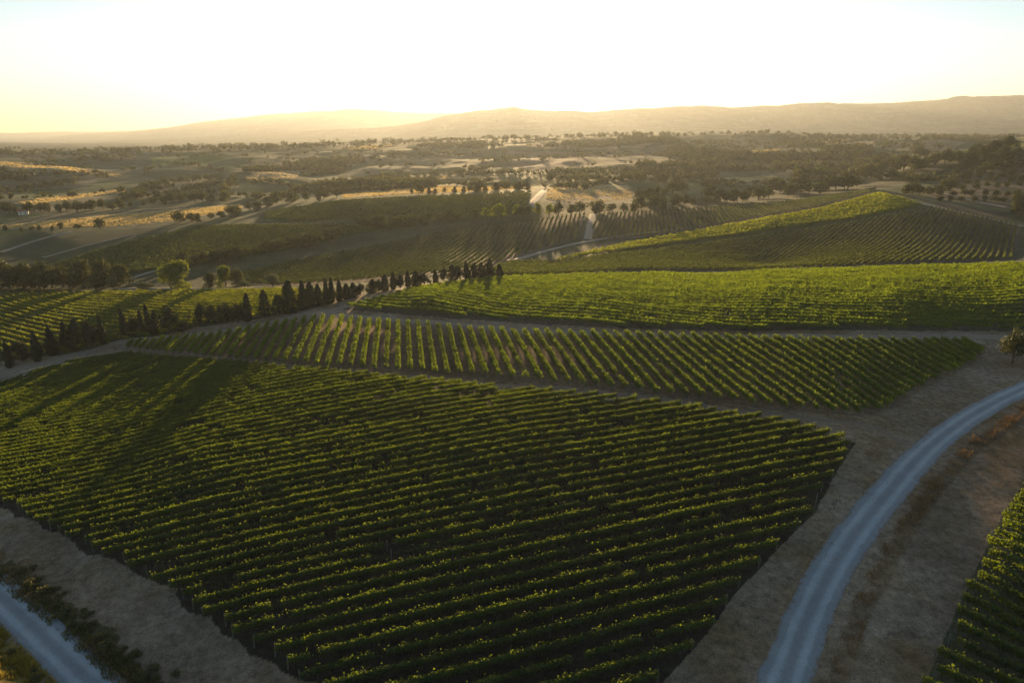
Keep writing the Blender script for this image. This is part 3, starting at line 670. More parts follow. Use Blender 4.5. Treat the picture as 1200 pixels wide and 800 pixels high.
# ------------------------------------------------------------------ trees
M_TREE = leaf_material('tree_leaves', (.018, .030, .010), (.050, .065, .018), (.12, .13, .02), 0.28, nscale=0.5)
M_YELLOW = leaf_material('sunlit_yellow_leaves', (.038, .062, .012), (.10, .13, .018), (.36, .42, .03), 0.42, nscale=0.5)  # yellow of the sunlight on these trees put into the leaf colour
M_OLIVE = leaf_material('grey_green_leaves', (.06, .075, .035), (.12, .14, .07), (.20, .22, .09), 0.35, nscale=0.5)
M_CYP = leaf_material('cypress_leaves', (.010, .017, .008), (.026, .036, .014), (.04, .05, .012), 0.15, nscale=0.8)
M_BARK = simple_material('bark', (.05, .038, .028), (.11, .085, .06), 6)

def tube(path, radii, sides=6):
    V, Fc = [], []
    path = np.asarray(path, float)
    for i, (p_, r) in enumerate(zip(path, radii)):
        d = path[min(i + 1, len(path) - 1)] - path[max(i - 1, 0)]; d /= np.linalg.norm(d) + 1e-9
        a = np.cross(d, (0.3, 1, 0.1)); a /= np.linalg.norm(a); b = np.cross(d, a)
        for k in range(sides):
            t = 2 * math.pi * k / sides; V.append(p_ + (a * math.cos(t) + b * math.sin(t)) * r)
    for i in range(len(path) - 1):
        for k in range(sides):
            k2 = (k + 1) % sides
            Fc.append((i * sides + k, i * sides + k2, (i + 1) * sides + k2, (i + 1) * sides + k))
    return np.array(V), np.array(Fc)

def trunk_mesh(limbs, mat):
    V, Fc, n = [], [], 0
    for path, radii in limbs:
        v, f = tube(path, radii); V.append(v); Fc.append(f + n); n += len(v)
    return mesh_np('trunk', np.concatenate(V), np.concatenate(Fc), 4, [mat], smooth_shade=True)

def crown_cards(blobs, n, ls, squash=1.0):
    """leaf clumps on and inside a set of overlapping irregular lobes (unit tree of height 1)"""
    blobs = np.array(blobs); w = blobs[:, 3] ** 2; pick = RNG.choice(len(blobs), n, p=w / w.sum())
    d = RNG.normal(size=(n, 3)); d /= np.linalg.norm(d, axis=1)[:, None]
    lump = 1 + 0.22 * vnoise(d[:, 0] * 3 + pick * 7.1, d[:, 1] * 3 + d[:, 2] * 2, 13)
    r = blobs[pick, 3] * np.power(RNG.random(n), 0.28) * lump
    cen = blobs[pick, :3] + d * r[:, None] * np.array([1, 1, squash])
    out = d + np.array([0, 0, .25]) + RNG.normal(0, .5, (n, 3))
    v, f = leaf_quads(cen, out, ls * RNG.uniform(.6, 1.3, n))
    tint = np.clip(0.4 + 0.25 * d[:, 2] + 0.15 * RNG.normal(size=n), 0, 1)  # upper side of each lobe tinted lighter, light from above in the colour
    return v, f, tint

def proto_round(seed, n, ls, mat, wide=0.5, low=0.3):
    rs = random.Random(seed)
    blobs = []
    for i in range(rs.randint(11, 15)):
        a = rs.uniform(0, 6.28); rr = wide * 0.62 * math.sqrt(rs.random()); z = rs.uniform(low + 0.10, 0.80)
        rad = rs.uniform(.13, .24) * (1 - 0.35 * abs(z - 0.55) / 0.35) * wide / 0.5
        k = 1 - 0.7 * max(0, (z - 0.55) / 0.4)
        blobs.append((math.cos(a) * rr * k, math.sin(a) * rr * k, z, rad))
    blobs.append((0, 0, 0.6, 0.24 * wide / .5)); blobs.append((rs.uniform(-.1, .1), rs.uniform(-.1, .1), 0.82, 0.15 * wide / .5))
    v, f, t = crown_cards(blobs, n, ls)
    v[:, 2] = np.clip(v[:, 2], 0.02, 1.02)
    crown = mesh_np('crown', v, f, 4, [mat], None, {'tint': ('FACE', 'FLOAT', t)})
    limbs = [([(0, 0, -.05), (.01, 0, low * .6), (0, .01, low + .12), (.01, 0, .6)], [.034, .026, .02, .010])]
    for b in blobs[:5]: limbs.append(([(0, 0, low * .7), (b[0] * .5, b[1] * .5, low * .7 + (b[2] - low * .7) * .5), b[:3]], [.016, .011, .005]))
    return crown, trunk_mesh(limbs, M_BARK)

def proto_cypress(seed, n, ls, mat, wide=0.11):
    rs = random.Random(seed); rng = RNG
    z = rng.beta(1.15, 1.25, n) * 0.97 + 0.03; a = rng.uniform(0, 2 * math.pi, n)
    prof = wide * np.power(np.clip(np.sin(np.power(np.clip(z, 0, 1), .62) * math.pi * 0.98 + 0.03), 0, 1), .7) * (1.1 - .25 * z) + 0.006
    lump = 1 + 0.28 * vnoise(a * 1.6 + seed, z * 9, 5) + 0.15 * vnoise(a * 4, z * 22, 6)
    r = prof * lump * np.power(rng.random(n), .3)
    bend = 0.02 * np.sin(z * 3 + seed)
    cen = np.stack([np.cos(a) * r + bend, np.sin(a) * r, z], -1)
    out = np.stack([np.cos(a), np.sin(a), np.full(n, .55)], -1) + rng.normal(0, .4, (n, 3))
    v, f = leaf_quads(cen, out, ls * rng.uniform(.6, 1.3, n), .7)
    t = np.clip(.35 + .2 * rng.normal(size=n), 0, 1)
    crown = mesh_np('crown', v, f, 4, [mat], None, {'tint': ('FACE', 'FLOAT', t)})
    return crown, trunk_mesh([([(0, 0, -.05), (0, 0, .3), (0.01, 0, .8)], [.022, .016, .004])], M_BARK)

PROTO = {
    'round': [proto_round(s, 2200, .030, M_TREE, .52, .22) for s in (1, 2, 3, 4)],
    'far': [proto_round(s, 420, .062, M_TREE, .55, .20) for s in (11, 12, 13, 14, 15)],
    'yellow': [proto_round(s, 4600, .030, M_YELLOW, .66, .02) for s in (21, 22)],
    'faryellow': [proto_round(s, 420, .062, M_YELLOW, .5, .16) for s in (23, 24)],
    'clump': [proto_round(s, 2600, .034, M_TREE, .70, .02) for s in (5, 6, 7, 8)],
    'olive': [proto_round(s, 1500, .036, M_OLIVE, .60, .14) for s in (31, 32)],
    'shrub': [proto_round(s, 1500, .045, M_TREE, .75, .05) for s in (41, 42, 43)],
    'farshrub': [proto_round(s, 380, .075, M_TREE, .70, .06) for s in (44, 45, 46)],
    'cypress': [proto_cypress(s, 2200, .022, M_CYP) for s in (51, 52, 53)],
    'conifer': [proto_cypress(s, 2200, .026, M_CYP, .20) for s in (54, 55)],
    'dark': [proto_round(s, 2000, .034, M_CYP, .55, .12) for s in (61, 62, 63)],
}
NAMES = {'clump': 'round_tree', 'round': 'round_tree', 'far': 'round_tree', 'yellow': 'yellow_tree', 'faryellow': 'yellow_tree', 'olive': 'olive_tree', 'shrub': 'bush', 'farshrub': 'bush', 'cypress': 'cypress_tree', 'conifer': 'conifer_tree', 'dark': 'dark_tree'}
NATW = {'clump': 1.15, 'round': .95, 'far': .95, 'yellow': 1.25, 'faryellow': .9, 'olive': 1.05, 'shrub': 1.25, 'farshrub': 1.2, 'cypress': .25, 'conifer': .44, 'dark': 1.0}
def depth_of(q): return q[1] * CP - q[2] * SP
def tree(kind, u, v, hpx, wpx, label, group, parts=True):
    q = at(u, v); sc = depth_of(q) / F_PX
    H = hpx * sc * 1.02; Wd = (wpx * sc) if wpx else H * NATW[kind]
    return tree_world(kind, q, H, Wd, label, group)
def tree_world(kind, q, H, Wd, label, group):
    crown, trunk = random.choice(PROTO[kind])
    root = link(NAMES[kind], None, loc=(q[0], q[1], q[2] - 0.15))
    w = Wd / NATW[kind] * 1.12
    root.scale = (w * random.uniform(.88, 1.12), w * random.uniform(.88, 1.12), H)
    root.rotation_euler = (random.uniform(-.035, .035), random.uniform(-.035, .035), random.uniform(0, 6.28))
    tag(root, label, 'bush' if 'shrub' in kind else 'tree', group)
    link('crown', crown, root); link('trunk', trunk, root)
    return root

# the line of cypresses and dark trees beside the dirt track, left to right
line = [('cypress', 11, 430, 31, 9), ('dark', 27, 422, 25, 23), ('cypress', 45, 422, 35, 12), ('cypress', 62, 415, 34, 13), ('cypress', 77, 409, 35, 12), ('conifer', 90, 407, 34, 15), ('dark', 107, 406, 37, 27), ('cypress', 122, 402, 34, 9),
        ('cypress', 147, 392, 33, 9), ('dark', 157, 392, 26, 18), ('cypress', 168, 391, 28, 9), ('cypress', 175, 390, 34, 9), ('cypress', 183, 390, 28, 10), ('dark', 198, 390, 34, 23), ('dark', 214, 388, 15, 19),
        ('dark', 236, 380, 26, 17), ('dark', 247, 379, 25, 17), ('dark', 257, 379, 24, 17), ('dark', 267, 378, 28, 17), ('dark', 279, 377, 25, 18), ('cypress', 291, 375, 35, 10), ('conifer', 311, 370, 36, 16), ('dark', 327, 369, 27, 17),
        ('conifer', 340, 366, 36, 20), ('cypress', 355, 362, 36, 11), ('conifer', 365, 359, 28, 12), ('conifer', 374, 357, 25, 13), ('cypress', 382, 355, 29, 8), ('cypress', 388, 354, 28, 8), ('cypress', 398, 352, 25, 9),
        ('conifer', 406, 349, 24, 12), ('conifer', 414, 347, 22, 12), ('dark', 422, 345, 20, 13), ('conifer', 436, 342, 21, 12), ('dark', 444, 341, 19, 13), ('conifer', 451, 340, 24, 11), ('cypress', 461, 338, 28, 8), ('dark', 469, 337, 21, 13), ('cypress', 478, 335, 25, 8),
        ('conifer', 487, 334, 20, 12), ('dark', 497, 333, 21, 14), ('cypress', 510, 331, 22, 7), ('dark', 520, 329, 22, 13), ('conifer', 530, 328, 22, 12), ('dark', 539, 327, 22, 13), ('cypress', 547, 327, 26, 8), ('conifer', 556, 326, 23, 11), ('conifer', 564, 325, 23, 11), ('conifer', 573, 325, 27, 14), ('cypress', 585, 325, 21, 9)]
DESC = {'cypress': 'slender dark cypress', 'conifer': 'broad pointed dark conifer', 'dark': 'rounded dark evergreen tree'}
for k, (kd, u, v, h, w) in enumerate(line):
    tree(kd, u, v + 1, h * (1.0 if u < 400 else .82) * random.uniform(.9, 1.08), w * (random.uniform(.82, 1.0) if kd == 'cypress' else random.uniform(.9, 1.15)), f'{DESC[kd]} beside the dirt track, {ordinal(k + 1)} of the tree line from its left', 'tree line along the dirt track')

# valley trees behind the left vineyard
for kd, u, v, h, w, lab in [
    ('clump', 4, 338, 34, 36, 'dark rounded tree cut by the left edge, behind the yellow-green vineyard'), ('clump', 30, 338, 31, 34, 'dark broad tree second in the clump behind the yellow-green vineyard'), ('clump', 52, 338, 32, 40, 'widest dark tree of the clump behind the yellow-green vineyard'),
    ('clump', 74, 337, 27, 30, 'dark lower tree mid clump behind the yellow-green vineyard'), ('clump', 98, 337, 34, 36, 'tall dark tree right of middle in the clump behind the vineyard'), ('clump', 122, 336, 34, 36, 'tall dark tree with sunlit rim near the right end of the clump'),
    ('clump', 141, 336, 28, 26, 'last dark tree at the right end of the clump'), ('shrub', 114, 339, 19, 24, 'grey-green round bush in front of the dark clump'), ('olive', 133, 339, 17, 17, 'pale green bush at the right foot of the dark clump'),
    ('olive', 168, 338, 8, 24, 'low pale green bush on the grass between clump and yellow tree'), ('yellow', 209, 338, 33, 42, 'large sunlit yellow-green tree in the valley'), ('clump', 247, 336, 17, 20, 'small dark tree left of the small yellow tree'),
    ('yellow', 265, 336, 26, 24, 'small sunlit yellow tree between two dark trees'), ('clump', 279, 335, 21, 20, 'dark round tree right of the small yellow tree'), ('olive', 287, 337, 9, 18, 'low pale bush at the foot of the dark round tree'), ('olive', 320, 336, 17, 24, 'grey-green dome shaped bush with a pale rim by the cypresses'),
    ('shrub', 1192, 252, 26, 24, 'big dark bush at the right edge beside the upper dirt track')]:
    tree(kd, u, v, h, w, lab, 'valley trees')
tree('round', 1186, 426, 46, 38, 'lone tree by the gravel road at the right edge', None)

# hedgerows and woods across the valley: (label phrase, group, path or patch, count, heights)
def strand(px, n, h0, h1, kinds, label, grp, spread=3.0, wf=1.0, aspect=(0.8, 1.5)):
    L = np.array(px, float); s = np.concatenate([[0], np.cumsum(np.hypot(*np.diff(L, axis=0).T))])
    ts = np.sort((np.arange(n) + RNG.uniform(-.35, .35, n) + .5) / n * s[-1])
    for k, t in enumerate(ts):
        u = np.interp(t, s, L[:, 0]); v = np.interp(t, s, L[:, 1]) + RNG.uniform(-spread, spread) * .5
        kd = random.choice(kinds); h = random.uniform(h0, h1)
        tree(kd, u, v, h, h * random.uniform(*aspect), label.format(ordinal(k + 1), DESC2[kd]), grp)
DESC2 = {'far': 'round dark green tree', 'farshrub': 'low dark bush', 'faryellow': 'yellowish tree', 'round': 'round dark tree', 'olive': 'grey-green bush', 'cypress': 'slender cypress', 'conifer': 'pointed conifer', 'shrub': 'round bush'}
strand([(212, 312), (260, 307), (320, 295), (380, 284), (400, 280)], 18, 10, 18, ['far', 'far', 'farshrub'], '{1} in the hedge dividing the valley fields, {0} from left', 'hedge dividing the valley fields')
strand([(425, 270), (480, 266), (535, 259)], 12, 10, 17, ['far', 'farshrub'], '{1} in hedge below the smooth green field, {0} from left', 'hedge below the smooth green field')
strand([(553, 257), (580, 257), (600, 255), (660, 252)], 10, 13, 22, ['faryellow', 'far', 'faryellow'], '{1} in sunlit row above the striped vineyard, {0} from left', 'sunlit trees above the striped vineyard', aspect=(.6, 1.0))
strand([(662, 253), (700, 249), (760, 246), (830, 240), (880, 236)], 18, 9, 17, ['far', 'farshrub'], '{1} topping the striped vineyard, {0} from its left', 'trees along the top of the striped vineyard')
strand([(205, 262), (250, 258), (285, 250), (330, 238), (380, 234), (400, 230)], 17, 7, 14, ['far', 'farshrub'], '{1} on bank right of the dry field, {0} from left', 'trees right of the dry field')
strand([(2, 272), (40, 270), (75, 269), (95, 270)], 7, 5, 9, ['farshrub', 'far'], '{1} in the hedge below the dry field, {0} from the left', 'hedge below the dry field')
tree('far', 118, 269, 14, 13, 'lone round tree at the lower edge of the dry golden field', None)
strand([(2, 251), (60, 249), (130, 246), (190, 240), (270, 236)], 22, 7, 15, ['far', 'far', 'farshrub'], '{1} in hedge above the dry golden field, {0} from left', 'hedge above the dry golden field')
strand([(478, 228), (530, 226), (585, 223), (625, 222)], 15, 6, 10, ['far', 'conifer'], '{1} spaced above the smooth green field, {0} from the left', 'spaced trees above the smooth green field', spread=.5, aspect=(.6, 1.0))
tree('far', 491, 227, 13, 13, 'biggest tree of the spaced line above the smooth green field', None)
tree('far', 563, 223, 12, 12, 'dark tree in front of the sun in the spaced line', None)
strand([(742, 232), (770, 232), (800, 226), (790, 216)], 9, 9, 15, ['far', 'farshrub'], '{1} in clump right of central dry field, {0} along it', 'clump right of the central dry field')
strand([(830, 236), (890, 232), (905, 228), (940, 226), (980, 222), (1010, 220)], 20, 11, 22, ['far', 'far', 'round'], '{1} in wood above the bright crop strip, {0} from left', 'wood above the bright crop strip', spread=8)
strand([(1010, 215), (1050, 205), (1090, 196), (1125, 190), (1180, 186)], 22, 12, 20, ['far', 'round'], '{1} in wood climbing the right hill, {0} from its left', 'wood climbing the right hill', spread=9)
tree('round', 1078, 187, 16, 18, 'dark dome shaped tree standing clear at the top of the wood', None)
tree('round', 1179, 175, 16, 22, 'dark round tree on the bright grass of the right hill top', None)
strand([(1058, 228), (1090, 228), (1110, 224)], 6, 9, 15, ['farshrub', 'far'], '{1} beside the upper dirt track bend, {0} from its left', 'bushes by the upper dirt track')
# the olive grove on the right hill: rows of small round bushes
k = 0
for j in range(6):
    for i in range(9):
        u = 1100 + i * 13 + j * 2 + random.uniform(-3, 3); v = 236 - j * 6.2 - i * 0.8 + (0.9 * i if j < 2 else 0) + random.uniform(-1, 1)
        if u > 1206 or u < 1096 + j * 4: continue
        k += 1
        tree('farshrub' if random.random() < .6 else 'far', u, v, random.uniform(6, 9), random.uniform(7, 11), 'small round bush among many in the planted rows on the right hill', 'bushes planted in rows on the right hill')
# far trees, dotted over the hills: too many to count
M_FARTREE = M_TREE
def scatter_far():
    V, Fc, T, nv = [], [], [], 0
    def put(q, H, Wd, seed):
        nonlocal nv
        n = 26
        d = RNG.normal(size=(n, 3)); d /= np.linalg.norm(d, axis=1)[:, None]
        lump = 1 + .3 * RNG.normal(size=n)
        cen = d * np.power(RNG.random(n), .4)[:, None] * np.array([Wd / 2, Wd / 2, H * .45]) * lump[:, None] * .8 + np.array([q[0], q[1], q[2] + H * .5])
        v, f = leaf_quads(cen, d + RNG.normal(0, .4, (n, 3)), H * .2 * RNG.uniform(.7, 1.3, n))
        V.append(v); Fc.append(f + nv); T.append(np.clip(.4 + .3 * d[:, 2], 0, 1)); nv += len(v)  # leaves facing up tinted lighter, as if lit from above
    # hedges and wood edges as pixel paths on the hills
    for px, n, h in [([(0, 180), (70, 181), (130, 179), (200, 177)], 46, 4.5), ([(200, 176), (260, 174), (330, 174), (400, 170)], 70, 5.5), ([(400, 171), (470, 167), (560, 164), (640, 162)], 70, 5), ([(640, 162), (740, 159), (840, 157), (960, 160)], 90, 4.5),
                     ([(960, 162), (1060, 163), (1180, 164)], 60, 5), ([(800, 170), (900, 168), (1000, 163)], 40, 5), ([(850, 176), (930, 173), (1000, 168)], 16, 4.5), ([(0, 206), (40, 204), (120, 206)], 16, 5), ([(90, 212), (60, 218), (0, 226)], 30, 6), ([(30, 192), (60, 190), (160, 186)], 18, 5),
                     ([(160, 222), (230, 220), (300, 213), (330, 216)], 22, 6), ([(265, 236), (262, 226), (268, 215)], 12, 9), ([(205, 226), (215, 230), (235, 232)], 6, 7), ([(330, 196), (400, 188), (480, 182), (560, 182)], 40, 5), ([(380, 215), (460, 210), (560, 204), (660, 205)], 44, 5.5), ([(400, 222), (440, 218), (470, 214)], 14, 7),
                     ([(640, 205), (720, 203), (800, 203)], 40, 7), ([(640, 213), (700, 211), (780, 212), (840, 208)], 44, 8), ([(740, 196), (800, 196), (860, 192)], 34, 8), ([(800, 200), (880, 200), (960, 198), (1010, 200)], 50, 8), ([(860, 190), (960, 186), (1040, 186)], 26, 6), ([(560, 190), (640, 186), (740, 180)], 40, 4.5), ([(960, 176), (1040, 172), (1110, 174)], 30, 6), ([(930, 208), (980, 206), (1020, 204)], 22, 11), ([(1000, 196), (1060, 190)], 16, 9)]:
        L = np.array(px, float); s = np.concatenate([[0], np.cumsum(np.hypot(*np.diff(L, axis=0).T))])
        for t in RNG.uniform(0, s[-1], int(n * 2.2)):
            u = np.interp(t, s, L[:, 0]); v = np.interp(t, s, L[:, 1]) + RNG.normal(0, 1.4)
            q = at(u, v)
            if q[1] > 3400: continue
            sc = depth_of(q) / F_PX; hh = h * RNG.uniform(.55, 1.25); put(q, hh * sc, hh * sc * RNG.uniform(.9, 1.7), 0)
    yy = np.exp(RNG.uniform(math.log(640), math.log(2300), 60000)); xx = yy * RNG.uniform(-.84, .84, len(yy))
    _, edge = cells(xx, yy); wood = fbm(xx / 150, yy / 190, 88, 3)
    hedge = (edge < 5) & (vnoise(xx / 60, yy / 60, 51) > -.35) & (RNG.random(len(xx)) < .55)
    ok = (hedge | ((wood > .33) & ~((xx > -50) & (yy < 1000)))) & (RNG.random(len(xx)) < np.clip(1.0 - (yy - 640) / 2600, .3, 1))
    for x_, y_, z_, hd in zip(xx[ok], yy[ok], hz(xx[ok], yy[ok]), hedge[ok]):
        H = RNG.uniform(4, 8) if hd else RNG.uniform(6, 11)
        put((x_, y_, z_), H, H * RNG.uniform(.9, 1.5), 0)
    # scrub and woods on the distant ridges
    for i in range(1500):
        q = at(RNG.uniform(-20, 1220), RNG.uniform(112, 166))
        if q[1] < 3400: continue
        H = RNG.uniform(8, 16); put(q, H, H * 1.6, 0)
    me = mesh_np('distant_trees', np.concatenate(V), np.concatenate(Fc), 4, [M_FARTREE], None, {'tint': ('FACE', 'FLOAT', np.concatenate(T))})
    tag(link('distant_trees', me), 'countless trees and scrub dotting the hazy hills', 'trees', kind='stuff')
scatter_far()

# a small pale building among the trees above the dry field
M_WALL = simple_material('pale_plaster', (.55, .50, .42), (.68, .63, .55), 3)
M_ROOF = simple_material('clay_tiles', (.22, .10, .06), (.34, .17, .10), 5)
M_PANE = simple_material('dark_window', (.02, .025, .03), (.04, .045, .05), 2, rough=.2)
def solid(name, pts, faces, mat, parent):
    me = bpy.data.meshes.new(name); me.from_pydata(pts, [], faces); me.materials.append(mat); me.update(); return link(name, me, parent)
q = at(28, 251.5)
house = link('farm_building', None, loc=(q[0], q[1], q[2] - .2)); house.rotation_euler = (0, 0, .5)
tag(house, 'tiny pale building at the hedge above the dry golden field', 'building')
a_, b_, h_, r_ = 3.2, 2.3, 3.0, 4.4
solid('wall', [(-a_, -b_, 0), (a_, -b_, 0), (a_, b_, 0), (-a_, b_, 0), (-a_, -b_, h_), (a_, -b_, h_), (a_, b_, h_), (-a_, b_, h_), (-a_, 0, r_ - .15), (a_, 0, r_ - .15)], [(0, 1, 5, 4), (1, 2, 6, 9, 5), (2, 3, 7, 6), (3, 0, 4, 8, 7)], M_WALL, house)
e_ = .35
solid('roof', [(-a_ - e_, -b_ - e_, h_ - .15), (a_ + e_, -b_ - e_, h_ - .15), (a_ + e_, 0, r_), (-a_ - e_, 0, r_), (a_ + e_, b_ + e_, h_ - .15), (-a_ - e_, b_ + e_, h_ - .15),
     (-a_ - e_, -b_ - e_, h_ - .3), (a_ + e_, -b_ - e_, h_ - .3), (a_ + e_, b_ + e_, h_ - .3), (-a_ - e_, b_ + e_, h_ - .3)], [(0, 1, 2, 3), (3, 2, 4, 5), (6, 7, 1, 0), (8, 9, 5, 4), (0, 3, 5, 9, 6), (1, 7, 8, 4, 2)], M_ROOF, house)
for wx in (-1.5, 1.4): solid('window', [(wx - .4, -b_ - .03, 1.0), (wx + .4, -b_ - .03, 1.0), (wx + .4, -b_ - .03, 2.1), (wx - .4, -b_ - .03, 2.1)], [(0, 1, 2, 3)], M_PANE, house)

# ------------------------------------------------------------------ verges: dry grass and weeds
M_STRAW = leaf_material('dry_grass_blades', (.16, .10, .045), (.34, .24, .11), (.36, .24, .09), 0.35, nscale=0.8)
M_RUSSET = leaf_material('russet_grass_blades', (.14, .075, .03), (.34, .20, .085), (.40, .22, .07), 0.4, nscale=0.8)
M_GRASS = leaf_material('weed_leaves', (.035, .05, .014), (.11, .11, .03), (.30, .26, .05), 0.4, nscale=0.6)
M_GOLDGRASS = leaf_material('golden_grass_blades', (.22, .17, .03), (.45, .34, .05), (.55, .42, .06), 0.45, nscale=0.8)
def blades(x, y, h, w, spread):
    n = len(x); a = RNG.uniform(0, 6.28, n); lean = RNG.normal(0, spread, (n, 2))
    z = hz(x, y); dx, dy = np.cos(a) * w, np.sin(a) * w
    v = np.stack([np.stack([x - dx, y - dy, z - .02], -1), np.stack([x + dx, y + dy, z - .02], -1), np.stack([x + lean[:, 0] + dx * .3, y + lean[:, 1] + dy * .3, z + h], -1), np.stack([x + lean[:, 0] - dx * .3, y + lean[:, 1] - dy * .3, z + h * .96], -1)], 1)
    return v.reshape(-1, 3), np.arange(n * 4).reshape(n, 4)
def grass(poly, n, h0, h1, w, mat, name, label, seed, thr=-.2, scl=1.2, spread=.12):
    P = poly_at(poly); lo, hi = P.min(0), P.max(0)
    x = RNG.uniform(lo[0], hi[0], n * 3); y = RNG.uniform(lo[1], hi[1], n * 3)
    dens = fbm(x / scl, y / scl, seed, 3)
    m = inside(P, x + .3 * dens, y + .3 * dens) & (dens + RNG.normal(0, .12, len(x)) > thr); x, y = x[m][:n], y[m][:n]; dens = dens[m][:n]
    h = RNG.uniform(h0, h1, len(x)) * np.clip(.8 + dens, .3, 1.5)
    v, f = blades(x, y, h, w, spread)
    me = mesh_np(name, v, f, 4, [mat], None, {'tint': ('FACE', 'FLOAT', np.clip(.45 + .3 * RNG.normal(size=len(x)), 0, 1))})
    tag(link(name, me), label, 'grass', kind='stuff')
grass([(940, 830), (968, 790), (1000, 700), (1040, 630), (1090, 560), (1140, 512), (1200, 474), (1240, 462), (1240, 470), (1200, 488), (1150, 522), (1105, 570), (1060, 640), (1020, 720), (992, 800), (975, 840)], 52000, .15, .6, .035, M_RUSSET, 'dry_grass', 'reddish straw-coloured dry grass along the right edge of the gravel road', 61, thr=-.02, scl=2.2)
grass([(-60, 640), (0, 640), (60, 690), (120, 740), (190, 790), (240, 840), (150, 840), (118, 782), (55, 722), (0, 678), (-60, 635)], 30000, .15, .55, .035, M_STRAW, 'dry_grass', 'dull dry grass between the left gravel road and the mown strip', 62, thr=-.05)
grass([(-60, 700), (0, 731), (40, 770), (85, 818), (60, 860), (-60, 860)], 30000, .15, .5, .04, M_GOLDGRASS, 'golden_grass', 'golden grass glowing in the bottom left corner', 63, thr=-.25)
grass([(-60, 585), (0, 598), (60, 628), (130, 662), (200, 700), (280, 760), (352, 805), (420, 860), (260, 860), (190, 790), (110, 730), (40, 672), (0, 640), (-60, 610)], 42000, .03, .10, .04, M_STRAW, 'stubble', 'mown dry stubble strip beside the foreground vineyard', 64, thr=-.15, scl=2.5, spread=.05)
grass([(1000, 525), (1040, 490), (1100, 462), (1150, 440), (1190, 436), (1150, 470), (1080, 520), (1020, 590), (960, 690), (915, 790), (800, 800), (870, 700), (950, 610)], 26000, .03, .12, .04, M_STRAW, 'stubble', 'thin dry grass on the bare earth between vineyard and gravel road', 65, thr=.02, scl=2.0, spread=.06)
grass([(1240, 480), (1200, 500), (1140, 550), (1090, 620), (1050, 700), (1010, 800), (1080, 800), (1130, 700), (1170, 610), (1240, 530)], 20000, .03, .10, .04, M_STRAW, 'stubble', 'sparse dry grass on the bare earth right of the gravel road', 66, thr=.08, scl=1.6, spread=.06)
grass([(-60, 655), (0, 668), (60, 705), (110, 742), (170, 785), (230, 840), (165, 840), (118, 788), (55, 730), (0, 686), (-60, 650)], 26000, .12, .5, .05, M_GRASS, 'green_weeds', 'green weeds matted along the left road verge', 71, thr=-.1)
grass([(948, 810), (975, 760), (1010, 690), (1050, 620), (1100, 555), (1150, 508), (1200, 476), (1240, 462), (1240, 474), (1200, 492), (1150, 526), (1105, 574), (1060, 646), (1020, 724), (985, 810)], 9000, .12, .4, .035, M_STRAW, 'dry_grass', 'pale straw-coloured tufts among the russet grass by the gravel road', 67, thr=.12, scl=1.5)
grass([(1000, 525), (1040, 490), (1110, 466), (1150, 470), (1080, 520), (1020, 590), (960, 690), (915, 790), (800, 800), (870, 700), (950, 610)], 9000, .06, .28, .04, M_GRASS, 'green_weeds', 'scattered low weeds on the bare earth left of the gravel road', 68, thr=.30, scl=2.6, spread=.1)
grass([(1240, 480), (1200, 500), (1140, 550), (1090, 620), (1050, 700), (1010, 800), (1080, 800), (1130, 700), (1170, 610), (1240, 530)], 9000, .06, .25, .04, M_GRASS, 'green_weeds', 'scattered low weeds on the bare earth right of the gravel road', 69, thr=.28, scl=2.2, spread=.1)
grass([(905, 830), (945, 730), (985, 655), (1030, 596), (1085, 534), (1140, 491), (1200, 459), (1203, 462), (1144, 495), (1090, 539), (1036, 600), (993, 658), (955, 733), (922, 830)], 5000, .03, .12, .03, M_STRAW, 'dry_grass', 'thin dry tufts on the crown of the gravel road', 70, thr=.12, scl=1.4, spread=.06)
